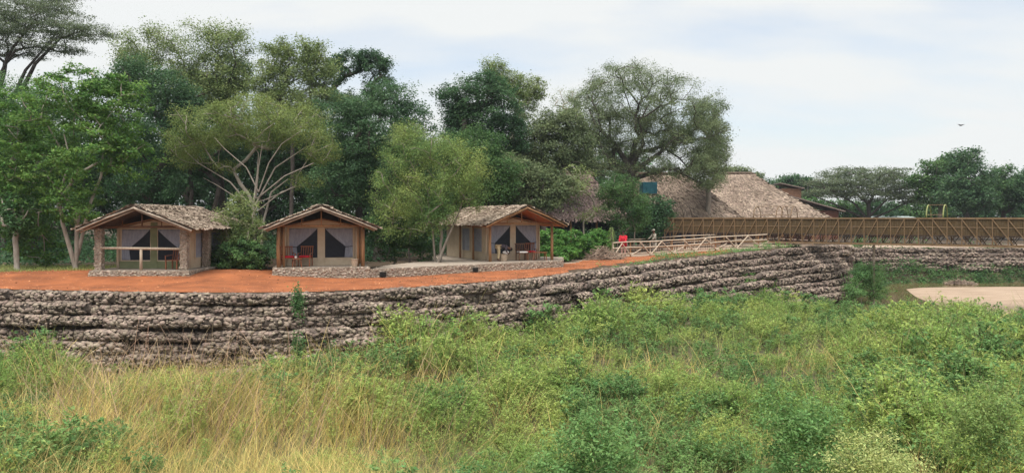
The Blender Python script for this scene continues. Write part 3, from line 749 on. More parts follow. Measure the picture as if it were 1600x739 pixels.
chair('wooden chair with a red cushion at the rightmost tent', tl(T3, .95, .75), R(10), 'red')
table('reddish wooden side table right of the chairs at the rightmost tent', tl(T3, 1.15, .05), R(12), sz=(.42,.26,.44))

# ------------------------------------------------------------------ lodges
def hip_lodge(name, label, ctr, rz, wx, wy, rx0, rx1, ztop, zeave, thm, nstrip, ln, wd, wall='navy', curve=.0, cap=True, posts=True, wallin=1.6, seed=3):
    """hip roof: half sizes wx, wy; ridge from rx0 to rx1 (local x)"""
    r = np.random.default_rng(seed); z0 = gz(ctr[0], ctr[1]); root = thing(name, label, 'building', (ctr[0], ctr[1], z0), rz)
    ze = zeave-z0; zt = ztop-z0
    lv = [0, .35, .7, 1.0]
    def ring(f):
        zz = ze+(zt-ze)*(f+curve*f*(1-f)*-1); a = wx*(1-f); 
        return [(-wx+(wx+rx0)*f, -wy*(1-f)-.02, zz), (wx-(wx-rx1)*f, -wy*(1-f)-.02, zz), (wx-(wx-rx1)*f, wy*(1-f)+.02, zz), (-wx+(wx+rx0)*f, wy*(1-f)+.02, zz)]
    mb = MB(); S_ = []
    tot = 0
    for i in range(3):
        lo = ring(lv[i]); hi = ring(lv[i+1])
        for k in range(4):
            a, b_, c_, d_ = lo[k], lo[(k+1)%4], hi[(k+1)%4], hi[k]
            mb.add([a, b_, c_, d_], [(0,1,2,3)])
            ar = (Vector(b_)-Vector(a)).length+(Vector(c_)-Vector(d_)).length
            S_.append((a, b_, c_, d_, ar*(Vector(a)-Vector(d_)).length))
            tot += S_[-1][4]
    mb.add(ring(0), [(3,2,1,0)])
    roof = mb.build('roof', M['thatchbase'], root)
    q = [thatch_strips(a, b_, c_, d_, int(nstrip*s/tot)+2, ln, wd, ln*.22, r) for a, b_, c_, d_, s in S_]
    link('thatch', polymesh('thatch', np.concatenate(q), 4), M[thm], roof)
    if cap:
        m = MB(); rid = [(rx0-.5, 0, zt-.12), (rx0, 0, zt+.1), ((rx0+rx1)/2, 0, zt+.12), (rx1, 0, zt+.1), (rx1+.5, 0, zt-.12)]; m.tube(rid, .16, 7); m.build('ridge_cap', M['thatchbase'], roof)
    w_ = MB(); a = wx-wallin; b_ = wy-wallin; w_.box(-a, a, -b_, b_, -.1, ze+.02); wl = w_.build('wall', M[wall], root)
    if posts:
        k = int(wx*2/2.2)
        for i in range(k+1):
            p = MB(); x_ = -wx+.5+i*(2*wx-1)/k; p.tube([(x_, -wy+.45, -.1), (x_, -wy+.45, ze+.1)], .09, 7); p.build('post', M['wood'], root, smooth=True)
            if i % 2 == 0:
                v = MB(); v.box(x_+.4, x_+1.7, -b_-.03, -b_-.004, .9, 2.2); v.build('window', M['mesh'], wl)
    return root
x, y = XY(862, 69); hip_lodge('thatched_lodge', 'dark thatched lodge with blue walls half hidden behind trees and green shrubs', (x, y), R(4), 5.8, 4.6, -.6, 3.2, 6.7, 2.75, 'thatchdark', 9000, .5, .12, 'navy', seed=4)
x, y = XY(1035, 84); hip_lodge('thatched_lodge', 'pale thatched lodge roof glimpsed under the big dome shaped tree', (x, y), 0, 7.0, 4.5, -3.5, 2.5, 7.4, 2.9, 'thatchpink', 9000, .55, .14, 'navy', seed=5)
x, y = XY(1157, 96); hip_lodge('thatched_lodge', 'largest pinkish thatched lodge with steep hip roof behind the footbridge', (x, y), R(-4), 8.3, 6.6, -2.0, 1.3, 8.1, 2.85, 'thatchpink', 22000, .6, .15, 'brick', curve=.1, seed=6)
# small metal roofed building
x, y = XY(1264, 112); mt = thing('metal_roof_building', 'small brown metal roofed building with a raised vent roof, right of the large thatch', 'building', (x, y, .55), R(-8))
m = MB(); m.box(-3.6, 3.2, -3, 3, -.6, 3.3); m.build('wall', M['brick'], mt)
m = MB(); m.hexa([(-4.6,-3.8,5.6),(3.9,-3.8,3.1),(3.9,3.8,3.1),(-4.6,3.8,5.6),(-4.6,-3.8,5.75),(3.9,-3.8,3.25),(3.9,3.8,3.25),(-4.6,3.8,5.75)]); m.build('roof', M['metalroof'], mt)
m = MB(); m.hexa([(-4.4,-2.5,7.05),(-1.1,-2.5,6.3),(-1.1,2.5,6.3),(-4.4,2.5,7.05),(-4.4,-2.5,7.17),(-1.1,-2.5,6.42),(-1.1,2.5,6.42),(-4.4,2.5,7.17)]); m.build('vent_roof', M['metalroof'], mt)
m = MB(); m.box(-4.1, -1.5, -2.2, 2.2, 4.8, 6.38); m.build('vent_wall', M['darkwood'], mt)
x, y = XY(1392, 125); sh = thing('metal_shed', 'far low shed with pale sheet roof behind the flat topped tree', 'building', (x, y, -.25)); m = MB(); m.box(-3, 3, -1.5, 1.5, -.2, 2.9); m.build('wall', M['brick'], sh)
m = MB(); m.hexa([(-3.5,-2,2.9),(3.5,-2,2.9),(3.5,2,3.4),(-3.5,2,3.4),(-3.5,-2,3.0),(3.5,-2,3.0),(3.5,2,3.5),(-3.5,2,3.5)]); m.build('roof', M['paleroof'], sh)
# water tank
x, y = XY(1013, 66); zt_ = W(0, 303, 66).z; z0 = gz(x, y); tk = thing('water_tank', 'dark teal square water tank on a raised stand among the trees', 'water tank', (x, y, z0), R(6))
m = MB(); h = zt_-z0
for i in range(4): m.box(-.6+i*.3+.006, -.3+i*.3-.006, -.55, .55, h, h+.95)
m.box(-.59,.59,-.53,.53,h+.02,h+.93); m.build('tank_body', M['tank'], tk, bevel=.012)
m = MB(); m.box(-.66,.66,-.62,.62,h-.08,h-.003); m.build('platform', M['steeldark'], tk)
for sx in (-1,1):
    for sy in (-1,1): m = MB(); m.tube([(sx*.7, sy*.7, -.1), (sx*.55, sy*.55, h-.08)], .05, 6); m.build('leg', M['steeldark'], tk)

# ------------------------------------------------------------------ footbridge
A = Vector((13.3, 68)); Bq = Vector((41.0, 45.9)); dl = (Bq-A).length; ang = math.atan2(Bq.y-A.y, Bq.x-A.x)
br = thing('footbridge', 'long brown steel truss footbridge with reed screened sides crossing to the right', 'bridge', (A.x, A.y, 0), ang)
ZT, ZS, ZB = 2.84, 1.66, 1.02; hwid = .75
nb = int(dl/.88); st = dl/nb
def chord(yy, z, wd, ht, name, m_):
    m = MB(); m.box(0, dl, yy-wd/2, yy+wd/2, z-ht/2, z+ht/2); m.build(name, M[m_], br)
for sgn in (-1, 1):
    yy = sgn*hwid
    chord(yy, ZT, .12, .11, 'top_chord', 'steel'); chord(yy, ZB, .14, .13, 'bottom_chord', 'steel'); chord(yy-.003*sgn, ZS, .07, .07, 'deck_beam', 'steeldark')
    m = MB(); m.box(-.03, .03, yy-.045, yy+.045, ZB+.06, ZT-.05); up0 = m.build('upright', M['steel'], br); up0.location.x = .04
    for i in range(1, nb+1): c = up0.copy(); COL.objects.link(c); c.parent = br; c.location.x = min(i*st, dl-.04)
    half = int(nb*.56)
    m = MB(); m.bar((0, yy+.06*sgn, ZB+.05), (st, yy+.06*sgn, ZT-.06), .03, .055); d0 = m.build('diagonal', M['steel'], br)
    for i in range(1, half): c = d0.copy(); COL.objects.link(c); c.parent = br; c.location.x = i*st
    m = MB(); m.bar((0, yy+.052*sgn, ZT-.06), (st*1.35, yy+.052*sgn, ZB+.05), .04, .062); d0 = m.build('diagonal', M['steel'], br); d0.location.x = half*st
    for i in range(half+1, nb-1): c = d0.copy(); COL.objects.link(c); c.parent = br; c.location.x = i*st
    m = MB(); V = []
    m.box(.05, dl-.05, yy-.012+.02*sgn*-1, yy+.012+.02*sgn*-1, ZS+.04, ZT-.06); m.build('reed_screen', M['screen'], br)
    m = MB(); m.tube([(.12, yy, ZS-.02), (.12, yy, ZB+.05), (.50, yy, ZS-.02)], .03, 4); k0 = m.build('knee_brace', M['steeldark'], br)
    for i in range(1, nb-1): c = k0.copy(); COL.objects.link(c); c.parent = br; c.location.x = i*st
    m = MB(); m.tube([(0.02, yy, ZS+.02+.55), (dl-.02, yy, ZS+.57)], .025, 5); m.build('middle_rail', M['steel'], br)
m = MB(); m.box(0, dl, -hwid+.06, hwid-.06, ZS-.06, ZS-.01); m.build('deck', M['darkwood'], br)
m = MB()
for i in range(nb+1): m.bar((i*st, -hwid, ZB+.03), (i*st, hwid, ZB+.03), .06, .08)
m.build('cross_beams', M['steeldark'], br)
def tpx(px):   # distance along the bridge for a photo column
    k = (px-800)/F; d = (Bq-A).normalized(); t = (k*A.y-A.x)/(d.x-k*d.y); return t
for pxs, m_ in (((1183, 1218, 1226), 'steel'), ((1241,), 'steel'), ((1451, 1477), 'yellowgreen'), ((1062,1075), 'steeldark')):
    for p_ in pxs:
        t = tpx(p_); m = MB(); m.tube([(t, hwid*math.cos(a), ZT+.93*math.sin(a)) for a in np.linspace(0, math.pi, 13)], .045 if m_ == 'yellowgreen' else .03, 6); m.build('arch_hoop', M[m_], br, smooth=True)
m = MB()
for a_, b_ in ((1183, 1241), (1451, 1477)):
    for yy, z_ in ((0, ZT+.93), (-hwid*.97, ZT+.25)): m.tube([(tpx(a_), yy, z_), (tpx(b_), yy, z_)], .02, 5)
m.build('hoop_rail', M['steel'], br)
for p_ in (1150, 1362):
    t = tpx(p_); wp = br.matrix_world
    for sgn in ((-1, 1) if p_ == 1150 else (1,)):
        d = (Bq-A).normalized(); wx_ = A.x+d.x*t-d.y*sgn*.6; wy_ = A.y+d.y*t+d.x*sgn*.6; zg = gz(wx_, wy_)
        m = MB(); m.tube([(t, sgn*.6, zg-.2), (t, sgn*.6, ZB-.06)], .09, 8); m.build('pier_post', M['steeldark'] if p_ == 1150 else M['greypole'], br)

# ------------------------------------------------------------------ pole fences
def pole_fence(name, label, pts, h=1.0, brace=True, m_='palewood', rails=(1.0,.62,.24), r_=.045, every=1):
    P_ = [Vector((*XY(a, b_), 0)) for a, b_ in pts]
    for p in P_: p.z = gz(p.x, p.y)
    o0 = P_[0].copy(); root = thing(name, label, 'fence', o0); P_ = [p-o0 for p in P_]
    for i, p in enumerate(P_):
        m = MB(); m.tube([p+Vector((0,0,-.1)), p+Vector((0,0,h*rails[0]+.05))], [r_*1.2, r_], 6); m.build('post', M['wood' if i % 2 else m_], root)
    for f in rails:
        m = MB(); m.tube([p+Vector((0, -.09, h*f+rng.uniform(-.04,.04))) for p in P_], [r_*rng.uniform(.8,1.15) for p in P_], 6); m.build('rail', M[m_], root, smooth=True)
    if brace:
        for i in range(len(P_)-1):
            a, b_ = P_[i], P_[i+1]; mid = (a+b_)/2
            m = MB(); m.tube([a+Vector((0,-.16,.08)), mid+Vector((0,-.16,h*.95))] if i % 2 == 0 else [mid+Vector((0,-.16,h*.95)), b_+Vector((0,-.16,.08))], r_*.95, 6)
            m.tube([mid+Vector((0,-.2,h*.95)), b_+Vector((0,-.2,.12))] if i % 2 == 0 else [a+Vector((0,-.2,.12)), mid+Vector((0,-.2,h*.5))], r_*.8, 6); m.build('brace', M[m_], root)
    return root
pole_fence('pole_fence', 'rustic pale pole fence with crossed braces beside the red path', [(958,54),(985,54.8),(1016,55.7),(1050,56.8),(1085,58),(1118,59.2),(1150,60.3),(1185,61.5),(1216,62.6)])
pole_fence('pole_fence', 'darker pole fence in the second row behind the person in red', [(965,58.5),(1000,60),(1035,61.5),(1070,63),(1110,64.5),(1160,66),(1215,68),(1270,70)], brace=False, m_='greypole', rails=(1.0,.55,.2), r_=.04)
# upright stakes between the fences
x0, y0 = XY(975, 57.5); x1, y1 = XY(1125, 61.5); sf = thing('stake_fence', 'short reddish stake fence between the two pole fences', 'fence', (x0, y0, gz(x0, y0)))
for i in range(52):
    f = i/51; x_ = (x1-x0)*f; y_ = (y1-y0)*f; zz = gz(x0+x_, y0+y_)-gz(x0, y0); m = MB(); m.tube([(x_, y_, zz-.05), (x_+rng.normal()*.03, y_, zz+rng.uniform(.5,.85))], rng.uniform(.015,.03), 5); m.build('stake', M['darkwood'], sf)
m = MB(); m.tube([(0,-.05,.4),((x1-x0),(y1-y0)-.05,.4+gz(x1,y1)-gz(x0,y0))], .025, 5); m.build('rail', M['wood'], sf)

# ------------------------------------------------------------------ people
def skinmesh(name, joints, edges, root_i, m, parent=None, sub=2):
    """joints: list of (x,y,z,rx,ry)"""
    me = bpy.data.meshes.new(name); me.from_pydata([j[:3] for j in joints], edges, []); me.update()
    o = bpy.data.objects.new(name, me); COL.objects.link(o)
    mod = o.modifiers.new('skin', 'SKIN'); mod.use_smooth_shade = True
    for i, j in enumerate(joints):
        sv = me.skin_vertices[0].data[i]; sv.radius = (j[3], j[4] if len(j) > 4 else j[3]); sv.use_root = (i == root_i)
    s_ = o.modifiers.new('sub', 'SUBSURF'); s_.levels = sub; s_.render_levels = sub
    dg = bpy.context.evaluated_depsgraph_get(); bpy.context.view_layer.update()
    m2 = bpy.data.meshes.new_from_object(o.evaluated_get(dg)); m2.name = name
    bpy.data.objects.remove(o)
    m2.materials.clear(); return link(name, m2, m, parent, smooth=True)

def person(label, loc, rz, J, shirt, trouser, hair='hair', cap=None, robe=None):
    """J: dict of joint positions in local metres; person faces -y"""
    root = thing('person', label, 'person', loc, rz)
    k = list(J.keys()); ix = {n: i for i, n in enumerate(k)}
    rad = dict(pelvis=(.135,.10), belly=(.125,.095), chest=(.145,.105), neckb=(.07,.07), neck=(.05,.05), head=(.075,.09), crown=(.062,.075),
               shL=(.06,), shR=(.06,), elL=(.04,), elR=(.04,), wrL=(.027,), wrR=(.027,), haL=(.035,.02), haR=(.035,.02), hipL=(.09,), hipR=(.09,), knL=(.058,), knR=(.058,), anL=(.038,), anR=(.038,), toL=(.035,), toR=(.035,),
               nose=(.012,))
    E = [('pelvis','belly'),('belly','chest'),('chest','neckb'),('neckb','neck'),('neck','head'),('head','crown'),
         ('neckb','shL'),('shL','elL'),('elL','wrL'),('wrL','haL'),('neckb','shR'),('shR','elR'),('elR','wrR'),('wrR','haR'),
         ('pelvis','hipL'),('hipL','knL'),('knL','anL'),('anL','toL'),('pelvis','hipR'),('hipR','knR'),('knR','anR'),('anR','toR')]
    js = [(*J[n], *(rad[n] if len(rad[n]) == 2 else rad[n]*2)) for n in k]
    body = skinmesh('body', js, [(ix[a], ix[b_]) for a, b_ in E], ix['pelvis'], M['skin'], root)
    def sub(names, edges, grow, m_, nm, over={}):
        j = [(*over.get(n, J[n]), *[q*grow+.012 for q in (rad[n] if len(rad[n]) == 2 else rad[n]*2)]) for n in names]; ii = {n: i for i, n in enumerate(names)}
        return skinmesh(nm, j, [(ii[a], ii[b_]) for a, b_ in edges], 0, M[m_], root)
    mixp = lambda a, b_, f: tuple(J[a][i]*(1-f)+J[b_][i]*f for i in range(3))
    sub(['pelvis','belly','chest','neckb','shL','elL','wrL','shR','elR','wrR'], [('pelvis','belly'),('belly','chest'),('chest','neckb'),('neckb','shL'),('shL','elL'),('elL','wrL'),('neckb','shR'),('shR','elR'),('elR','wrR')], 1.16, shirt, 'shirt',
        {'wrL': mixp('elL','wrL',.85), 'wrR': mixp('elR','wrR',.85), 'neckb': mixp('neckb','chest',.1)})
    sub(['pelvis','hipL','knL','anL','hipR','knR','anR'], [('pelvis','hipL'),('hipL','knL'),('knL','anL'),('pelvis','hipR'),('hipR','knR'),('knR','anR')], 1.12, trouser, 'trousers', {'anL': mixp('knL','anL',.93), 'anR': mixp('knR','anR',.93)})
    if robe:
        m = MB(); b0 = Vector(J['pelvis']); c1 = Vector(J['chest']); nb0 = Vector(J['neckb']); ax = (nb0-b0).normalized()
        prof = [(-.22,.235),(-.16,.245),(0,.235),(.15,.225),(.30,.235),(.40,.215),(.46,.165),(.50,.10),(.53,.075)]
        m.tube([b0+ax*a for a, _ in prof], [q for _, q in prof], 14); jk = m.build('jacket', M[shirt], root, smooth=True)
        for sg in ('L','R'):
            m = MB(); S0, E0, W0 = Vector(J['sh'+sg]), Vector(J['el'+sg]), Vector(J['wr'+sg]); m.tube([S0+(c1-S0)*.25+Vector((0,0,.04)), S0, (S0+E0)/2, E0, E0+(W0-E0)*.6, W0], [.10,.105,.09,.08,.065,.055], 10); m.build('sleeve', M[shirt], root, smooth=True)
    # head: face details, hair or cap
    h = Vector(J['head']); c = Vector(J['crown']); up = (c-h).normalized(); fw = Vector((0,-1,0)); fw = (fw-up*fw.dot(up)).normalized(); sd_ = up.cross(fw)
    f = MB(); nb_ = h+fw*.095-up*.0; f.add([nb_+up*.03, nb_-up*.015+sd_*.014, nb_-up*.015-sd_*.014, nb_+fw*.022-up*.01], [(0,1,3),(0,3,2),(1,2,3),(0,2,1)]); f.build('nose', M['skin'], root)
    f = MB()
    for s_ in (-1, 1): p = h+sd_*s_*.08+up*.0; f.tube([p-up*.025, p+sd_*s_*.012, p+up*.025], [.008,.012,.008], 5)
    f.build('ears', M['skin'], root)
    f = MB()
    for s_ in (-1, 1): p = h+sd_*s_*.03+fw*.085+up*.025; f.tube([p, p+fw*.008], .009, 5)
    f.build('eyes', M['hair'], root)
    Vi, Fi = ico(2); cc = (h+c)/2+up*.018-fw*.012; pts = []
    for v in Vi:
        u = v.copy(); 
        if u[2] < -.15: u[2] = -.15
        pts.append(cc+sd_*u[0]*.093+fw*u[1]*-.112+up*u[2]*.10)
    hm = MB(); hm.add(pts, [tuple(q) for q in Fi]); hm.build('cap' if cap else 'hair', M[cap or hair], root, smooth=True)
    if cap: b_ = MB(); p = cc+fw*.1+up*.0; b_.add([p-sd_*.07, p+sd_*.07, p+sd_*.055+fw*.08-up*.015, p-sd_*.055+fw*.08-up*.015, p-sd_*.07+up*.012, p+sd_*.07+up*.012, p+sd_*.055+fw*.08, p-sd_*.055+fw*.08], [(0,3,2,1),(4,5,6,7),(0,1,5,4),(1,2,6,5),(2,3,7,6),(3,0,4,7)]); b_.build('cap_peak', M[cap], root)
    # five fingers per hand
    for s_, w_, hd in (('L','wrL','haL'),('R','wrR','haR')):
        a = Vector(J[w_]); b_ = Vector(J[hd]); d = (b_-a).normalized(); q = d.orthogonal().normalized(); fm = MB()
        for i, l_ in enumerate((.06,.075,.08,.07)):
            p = b_+d*.01+q*(i-1.5)*.019; z_ = d.cross(q); fm.tube([p, p+d*l_*.55, p+d*l_*.85+z_*l_*.35], [.009,.0085,.007], 5)
        p = b_-d*.03+q*.035; fm.tube([p, p+q*.025+d*.02, p+q*.03+d*.05], [.011,.010,.008], 5); fm.build('fingers', M['skin'], root)
    return root
def pose(lean=0.0, crouch=0.0, hands=None, legs=.12, stride=.0, bend=0):
    """lean in radians from the hip towards -y"""
    H = .90-crouch; s, c = math.sin(lean), math.cos(lean)
    def up(d, x=0, y=0): return (x, y-d*s, H+d*c)
    s2, c2 = math.sin(lean+bend), math.cos(lean+bend)
    nb_ = up(.50); J = dict(pelvis=(0,0,H), belly=up(.18), chest=up(.36), neckb=nb_, neck=(0, nb_[1]-.09*s2, nb_[2]+.09*c2), head=(0, nb_[1]-.21*s2-.01, nb_[2]+.21*c2), crown=(0, nb_[1]-.29*s2, nb_[2]+.29*c2))
    for n, sg in (('L',-1),('R',1)):
        sh = up(.46, sg*.19); J['sh'+n] = sh
        t = hands[n] if hands else (sg*.24, sh[1]-.05, sh[2]-.55)
        S_ = Vector(sh); Tt = Vector(t); d = Tt-S_; 
        if d.length > .54: Tt = S_+d.normalized()*.54; d = Tt-S_
        el_ = (S_+Tt)/2+Vector((sg*.06, .10, -.02))*(1.1-d.length)
        J['el'+n] = tuple(el_); J['wr'+n] = tuple(Tt); dd = (Tt-el_).normalized(); J['ha'+n] = tuple(Tt+dd*.08)
        J['hip'+n] = (sg*.09, 0, H-.04); J['kn'+n] = (sg*legs*.9, -crouch*.8-sg*stride*.5-.02, .48-crouch*.45); J['an'+n] = (sg*legs, -sg*stride+.02, .08); J['to'+n] = (sg*(legs+.02), -sg*stride-.14, .035)
    return J
x, y = XY(975, 55.1); person('person in a loose red jacket and pale pink trousers leaning on the pole fence', (x, y+.25, gz(x, y)+.01), R(-25), pose(.12, 0, {'L': (-.16,-.40,.98), 'R': (.24,-.50,.95)}), 'red', 'pink', robe=True)
x, y = XY(1023, 58.2); person('person in pale camouflage shirt and cap standing behind the pole fence', (x, y, gz(x, y)+.01), R(-60), pose(.14, 0, {'L': (-.22,-.48,.98), 'R': (.22,-.45,1.0)}), 'camo', 'camo', cap='camo')
p = tl(T3, -1.35, .25); person('person in dark top and khaki trousers bending over beside the rightmost tent', p, R(25+75), pose(1.75, .02, {'L': (-.18,-.5,.50), 'R': (.18,-.52,.46)}, bend=.3), 'dusk', 'khaki')
o = MB(); o.tube([(0,0,0),(.05,.02,.12),(0,0,.2)], [.16,.2,.1], 9); o = o.build('white_bundle', M['white'], None, smooth=True); o.location = tl(T3, -.95, .22, .39); tag(o, 'crumpled white cloth bundle on the woven bin under the bending person', 'cloth')
# bird far up in the sky
c = W(1502, 196, 70); o = MB(); o.add([(-.35,0,.1),(-.1,-.1,0),(-.1,.12,0),(.35,0,.1),(.1,-.1,0),(.1,.12,0),(0,-.3,.0),(0,.3,-.02),(0,0,-.07),(0,0,.05)],
      [(0,1,9),(0,9,2),(0,2,8),(0,8,1),(3,9,4),(3,5,9),(3,8,5),(3,4,8),(6,9,1),(6,4,9),(6,1,8),(6,8,4),(7,2,9),(7,9,5),(7,8,2),(7,5,8)]); o = o.build('bird', M['bird']); o.location = c; tag(o, 'tiny dark bird flying in the sky at the upper right', 'bird')
o = MB()
Vi, Fi = stone_protos(2, 3)[0][1], SF2

# ------------------------------------------------------------------ trees: front row
tree('broadleaf_tree', 'bright green leafy tree with pale leaning twin trunks left of the leftmost tent', 'tree', 118, 39.5,
     [(55,185,62,62,.5),(120,150,60,42),(185,170,48,55,.3),(195,245,42,42),(140,235,50,50,-.8),(75,260,55,48,.2),(120,320,42,38,-.6),(35,330,48,45,.8),(60,385,45,28,1.5),(20,240,40,60,1.5),(160,130,35,22,1)],
     'Lbright', 'barkpale', .11, 640, 66, .16, .36, 90, fork=(122,335), wig=.10, flatz=.5,
     extra=[[(119,420,.13,0),(98,350,.09,-.2),(92,305,.07,-.2),(110,250,.05,0),(100,210,.03,0)],[(121,400,.10,.1),(140,320,.08,0),(158,275,.06,0),(165,200,.04,0)],[(121,360,.05,0),(112,325,.035,0),(106,300,.02,0)]])
tree('bare_branch_tree', 'small thin pale trunk with sparse leaves at the left edge', 'tree', 27, 39, [(25,345,22,30),(10,320,20,20)], 'Lmid', 'barkpale', .13, 60, 50, .15, .35, 16, fork=(24,372))
# umbrella tree with white limbs
tree('umbrella_tree', 'spreading umbrella tree with bare white branches behind the leftmost and middle tents', 'tree', 400, 46,
     [(330,195,48,30,0,3),(400,178,60,26,0,3.2),(465,195,48,32,0,3),(300,222,38,24,0,2.2),(500,232,26,28,0,2),(395,215,70,20,.8,2.5),(290,250,26,14,.5,1.5),(480,282,28,12,0,1.4),(350,262,20,10,.4,1)],
     'Lolive', 'barkpale', .12, 900, 62, .10, .40, 210, fork=(395,318), wig=.09, rmin=.024, power=.5,
     extra=[[(407,400,0.093,0),(412,345,0.081,0),(424,300,0.056,0),(450,280,0.031,0)],[(398,330,0.056,-.3),(360,285,0.043,-.4),(310,255,0.031,-.4),(285,232,0.019,0)],[(396,320,0.062,-.3),(402,270,0.043,-.3),(404,240,0.031,-.2),(385,210,0.019,0)],
            [(398,322,0.056,-.3),(430,262,0.043,-.4),(475,232,0.031,-.3),(500,222,0.015,0)],[(402,330,0.043,-.3),(440,300,0.031,-.2),(470,290,0.019,0)],[(404,300,.045,-1.2),(385,262,.035,-1.6),(350,232,.025,-1.8),(335,215,.015,-2)],[(404,300,.045,-1.2),(420,255,.035,-1.6),(440,225,.025,-1.8),(470,205,.015,-2)],[(402,310,.045,-1),(445,275,.03,-1.5),(490,255,.02,-1.8)],[(400,310,.045,-1),(404,262,.03,-1.7),(410,225,.02,-2)],[(395,325,.037,-.3),(340,290,0.028,-.3),(318,278,0.015,0)]])
tree('bushy_tree', 'tall pale yellow green bush growing at the right side of the leftmost tent', 'bush', 378, 40.2, [(375,335,30,26),(362,370,26,24),(395,365,22,24),(345,350,16,16),(380,308,16,10)], 'Lpale', 'barkpale', .06, 240, 55, .085, .28, 50, shell=.5, fork=(378,395))
tree('dark_bush', 'dark green rounded bush at the foot of the tall pale bush', 'bush', 375, 39.6, [(370,400,34,24,0,1),(345,405,20,18,0,.7),(398,402,20,22,0,.8)], 'Lmid', 'barkdark', .04, 210, 60, .12, .22, 20, shell=.75)
# light willow-like trees in front of the third tent
tree('willowy_tree', 'light green feathery tree overhanging the left end of the rightmost tent', 'tree', 688, 44.3,
     [(640,240,44,34,.4),(690,235,40,28),(725,265,40,38,-.4),(700,300,36,34,-.3),(650,300,44,40),(620,340,36,36,.3),(740,300,26,26,-.3),(665,345,34,24),(605,300,28,34,.5),(640,208,22,16,.3),(690,330,24,24,-.3)],
     'Lwillow', 'barkmid', .08, 900, 62, .10, .40, 130, fork=(690,360), wig=.08, asp=.35, flatz=.9, shell=.55,
     extra=[[(684,412,.09,-.2),(700,370,.07,-.2),(718,330,.05,-.2),(730,290,.03,0)],[(680,412,.07,.2),(676,360,.06,0),(668,310,.04,0)]])
tree('dark_bush', 'dark green climbing bush between the middle tent and the rightmost tent', 'bush', 612, 45.5, [(605,375,24,34),(590,345,18,22),(640,365,24,40,.6),(665,385,18,34,.3)], 'Lmid', 'barkmid', .07, 190, 60, .13, .32, 30, shell=.6)
tree('grey_green_tree', 'dense grey green small tree just behind the roof of the rightmost tent', 'tree', 800, 56, [(790,290,42,30),(845,285,40,24),(770,320,36,22),(880,292,24,18),(830,315,36,18),(800,262,44,18,1),(868,305,34,22,-.5),(760,345,30,26)], 'Lgrey', 'barkdark', .14, 470, 62, .19, .5, 30)
tree('slender_tree', 'slender tree with light leaves in front of the blue lodge wall', 'tree', 982, 57.5, [(965,305,26,24),(990,320,24,24),(950,300,14,18),(975,285,20,14),(1000,340,16,20),(955,330,18,20),(975,350,16,14)], 'Lmid', 'barkmid', .07, 320, 60, .13, .4, 34, fork=(978,370), asp=.35,
     extra=[[(974,392,.05,0),(968,360,.045,0),(960,320,.03,0)],[(990,392,.05,.2),(992,360,.04,0),(985,330,.03,0)]])
tree('thin_trunk_tree', 'thin pale trunked tree with pinkish dry leaves beside the dark lodge', 'tree', 912, 58, [(908,290,20,26),(915,330,22,14),(900,268,16,10)], 'Lpale', 'barkpale', .06, 60, 40, .13, .4, 26, fork=(912,345))
tree('dark_bush', 'dark leafy bush below the teal water tank', 'bush', 1012, 61, [(1010,345,26,34),(1035,330,16,26),(995,365,26,20)], 'Ldark', 'barkdark', .08, 170, 55, .2, .5, 14)
# big dome-shaped fig
tree('dome_fig_tree', 'huge dome shaped tree with twisting dark limbs above the lodges', 'tree', 985, 74,
     [(985,150,74,46,0,6),(925,185,42,48,0,5),(1045,175,52,54,0,5),(1090,210,42,52,1,4),(1110,250,26,44,1,3),(925,235,34,34,0,4),(1065,240,40,36,-1,4),(1100,272,32,22,-2,3),(1040,275,22,12,-2,3),(970,125,48,22,0,4),(1108,170,22,24,2,3),(900,220,26,40,1,4),(985,205,84,30,2.5,4),(975,240,60,20,4,3),(948,262,34,15,-2.5,2),(1022,258,30,14,-2.5,2),(1000,225,40,16,-2,2)],
     'Lgrey', 'barkdark', .38, 1800, 80, .135, .62, 330, fork=(985,262), wig=.14, rmin=.035, shell=.86, power=.5,
     extra=[[(980,300,0.375,0),(985,262,0.315,0),(960,225,0.188,-.5),(930,195,0.112,-.5),(920,170,0.060,0)],[(985,265,0.270,0),(1005,225,0.165,-1),(1000,190,0.105,-1),(1015,160,0.060,0)],[(988,270,0.255,0),(1030,240,0.180,-1),(1055,215,0.112,-1),(1095,200,0.060,0)],[(990,280,0.225,0),(1045,262,0.150,-1),(1075,275,0.090,-1.5),(1100,290,0.053,-1)],
            [(983,272,0.180,0),(945,262,0.112,-1),(915,268,0.068,-1),(895,262,0.038,-1)],[(1050,215,0.090,-1),(1070,225,0.075,-1),(1085,222,0.053,-1)]])
tree('grey_crown_tree', 'grey leafed tree at the right flank of the huge dome shaped tree', 'tree', 1105, 80, [(1108,185,28,28),(1118,225,20,34),(1100,260,26,30)], 'Lgrey', 'barkmid', .25, 330, 60, .17, .6, 70)
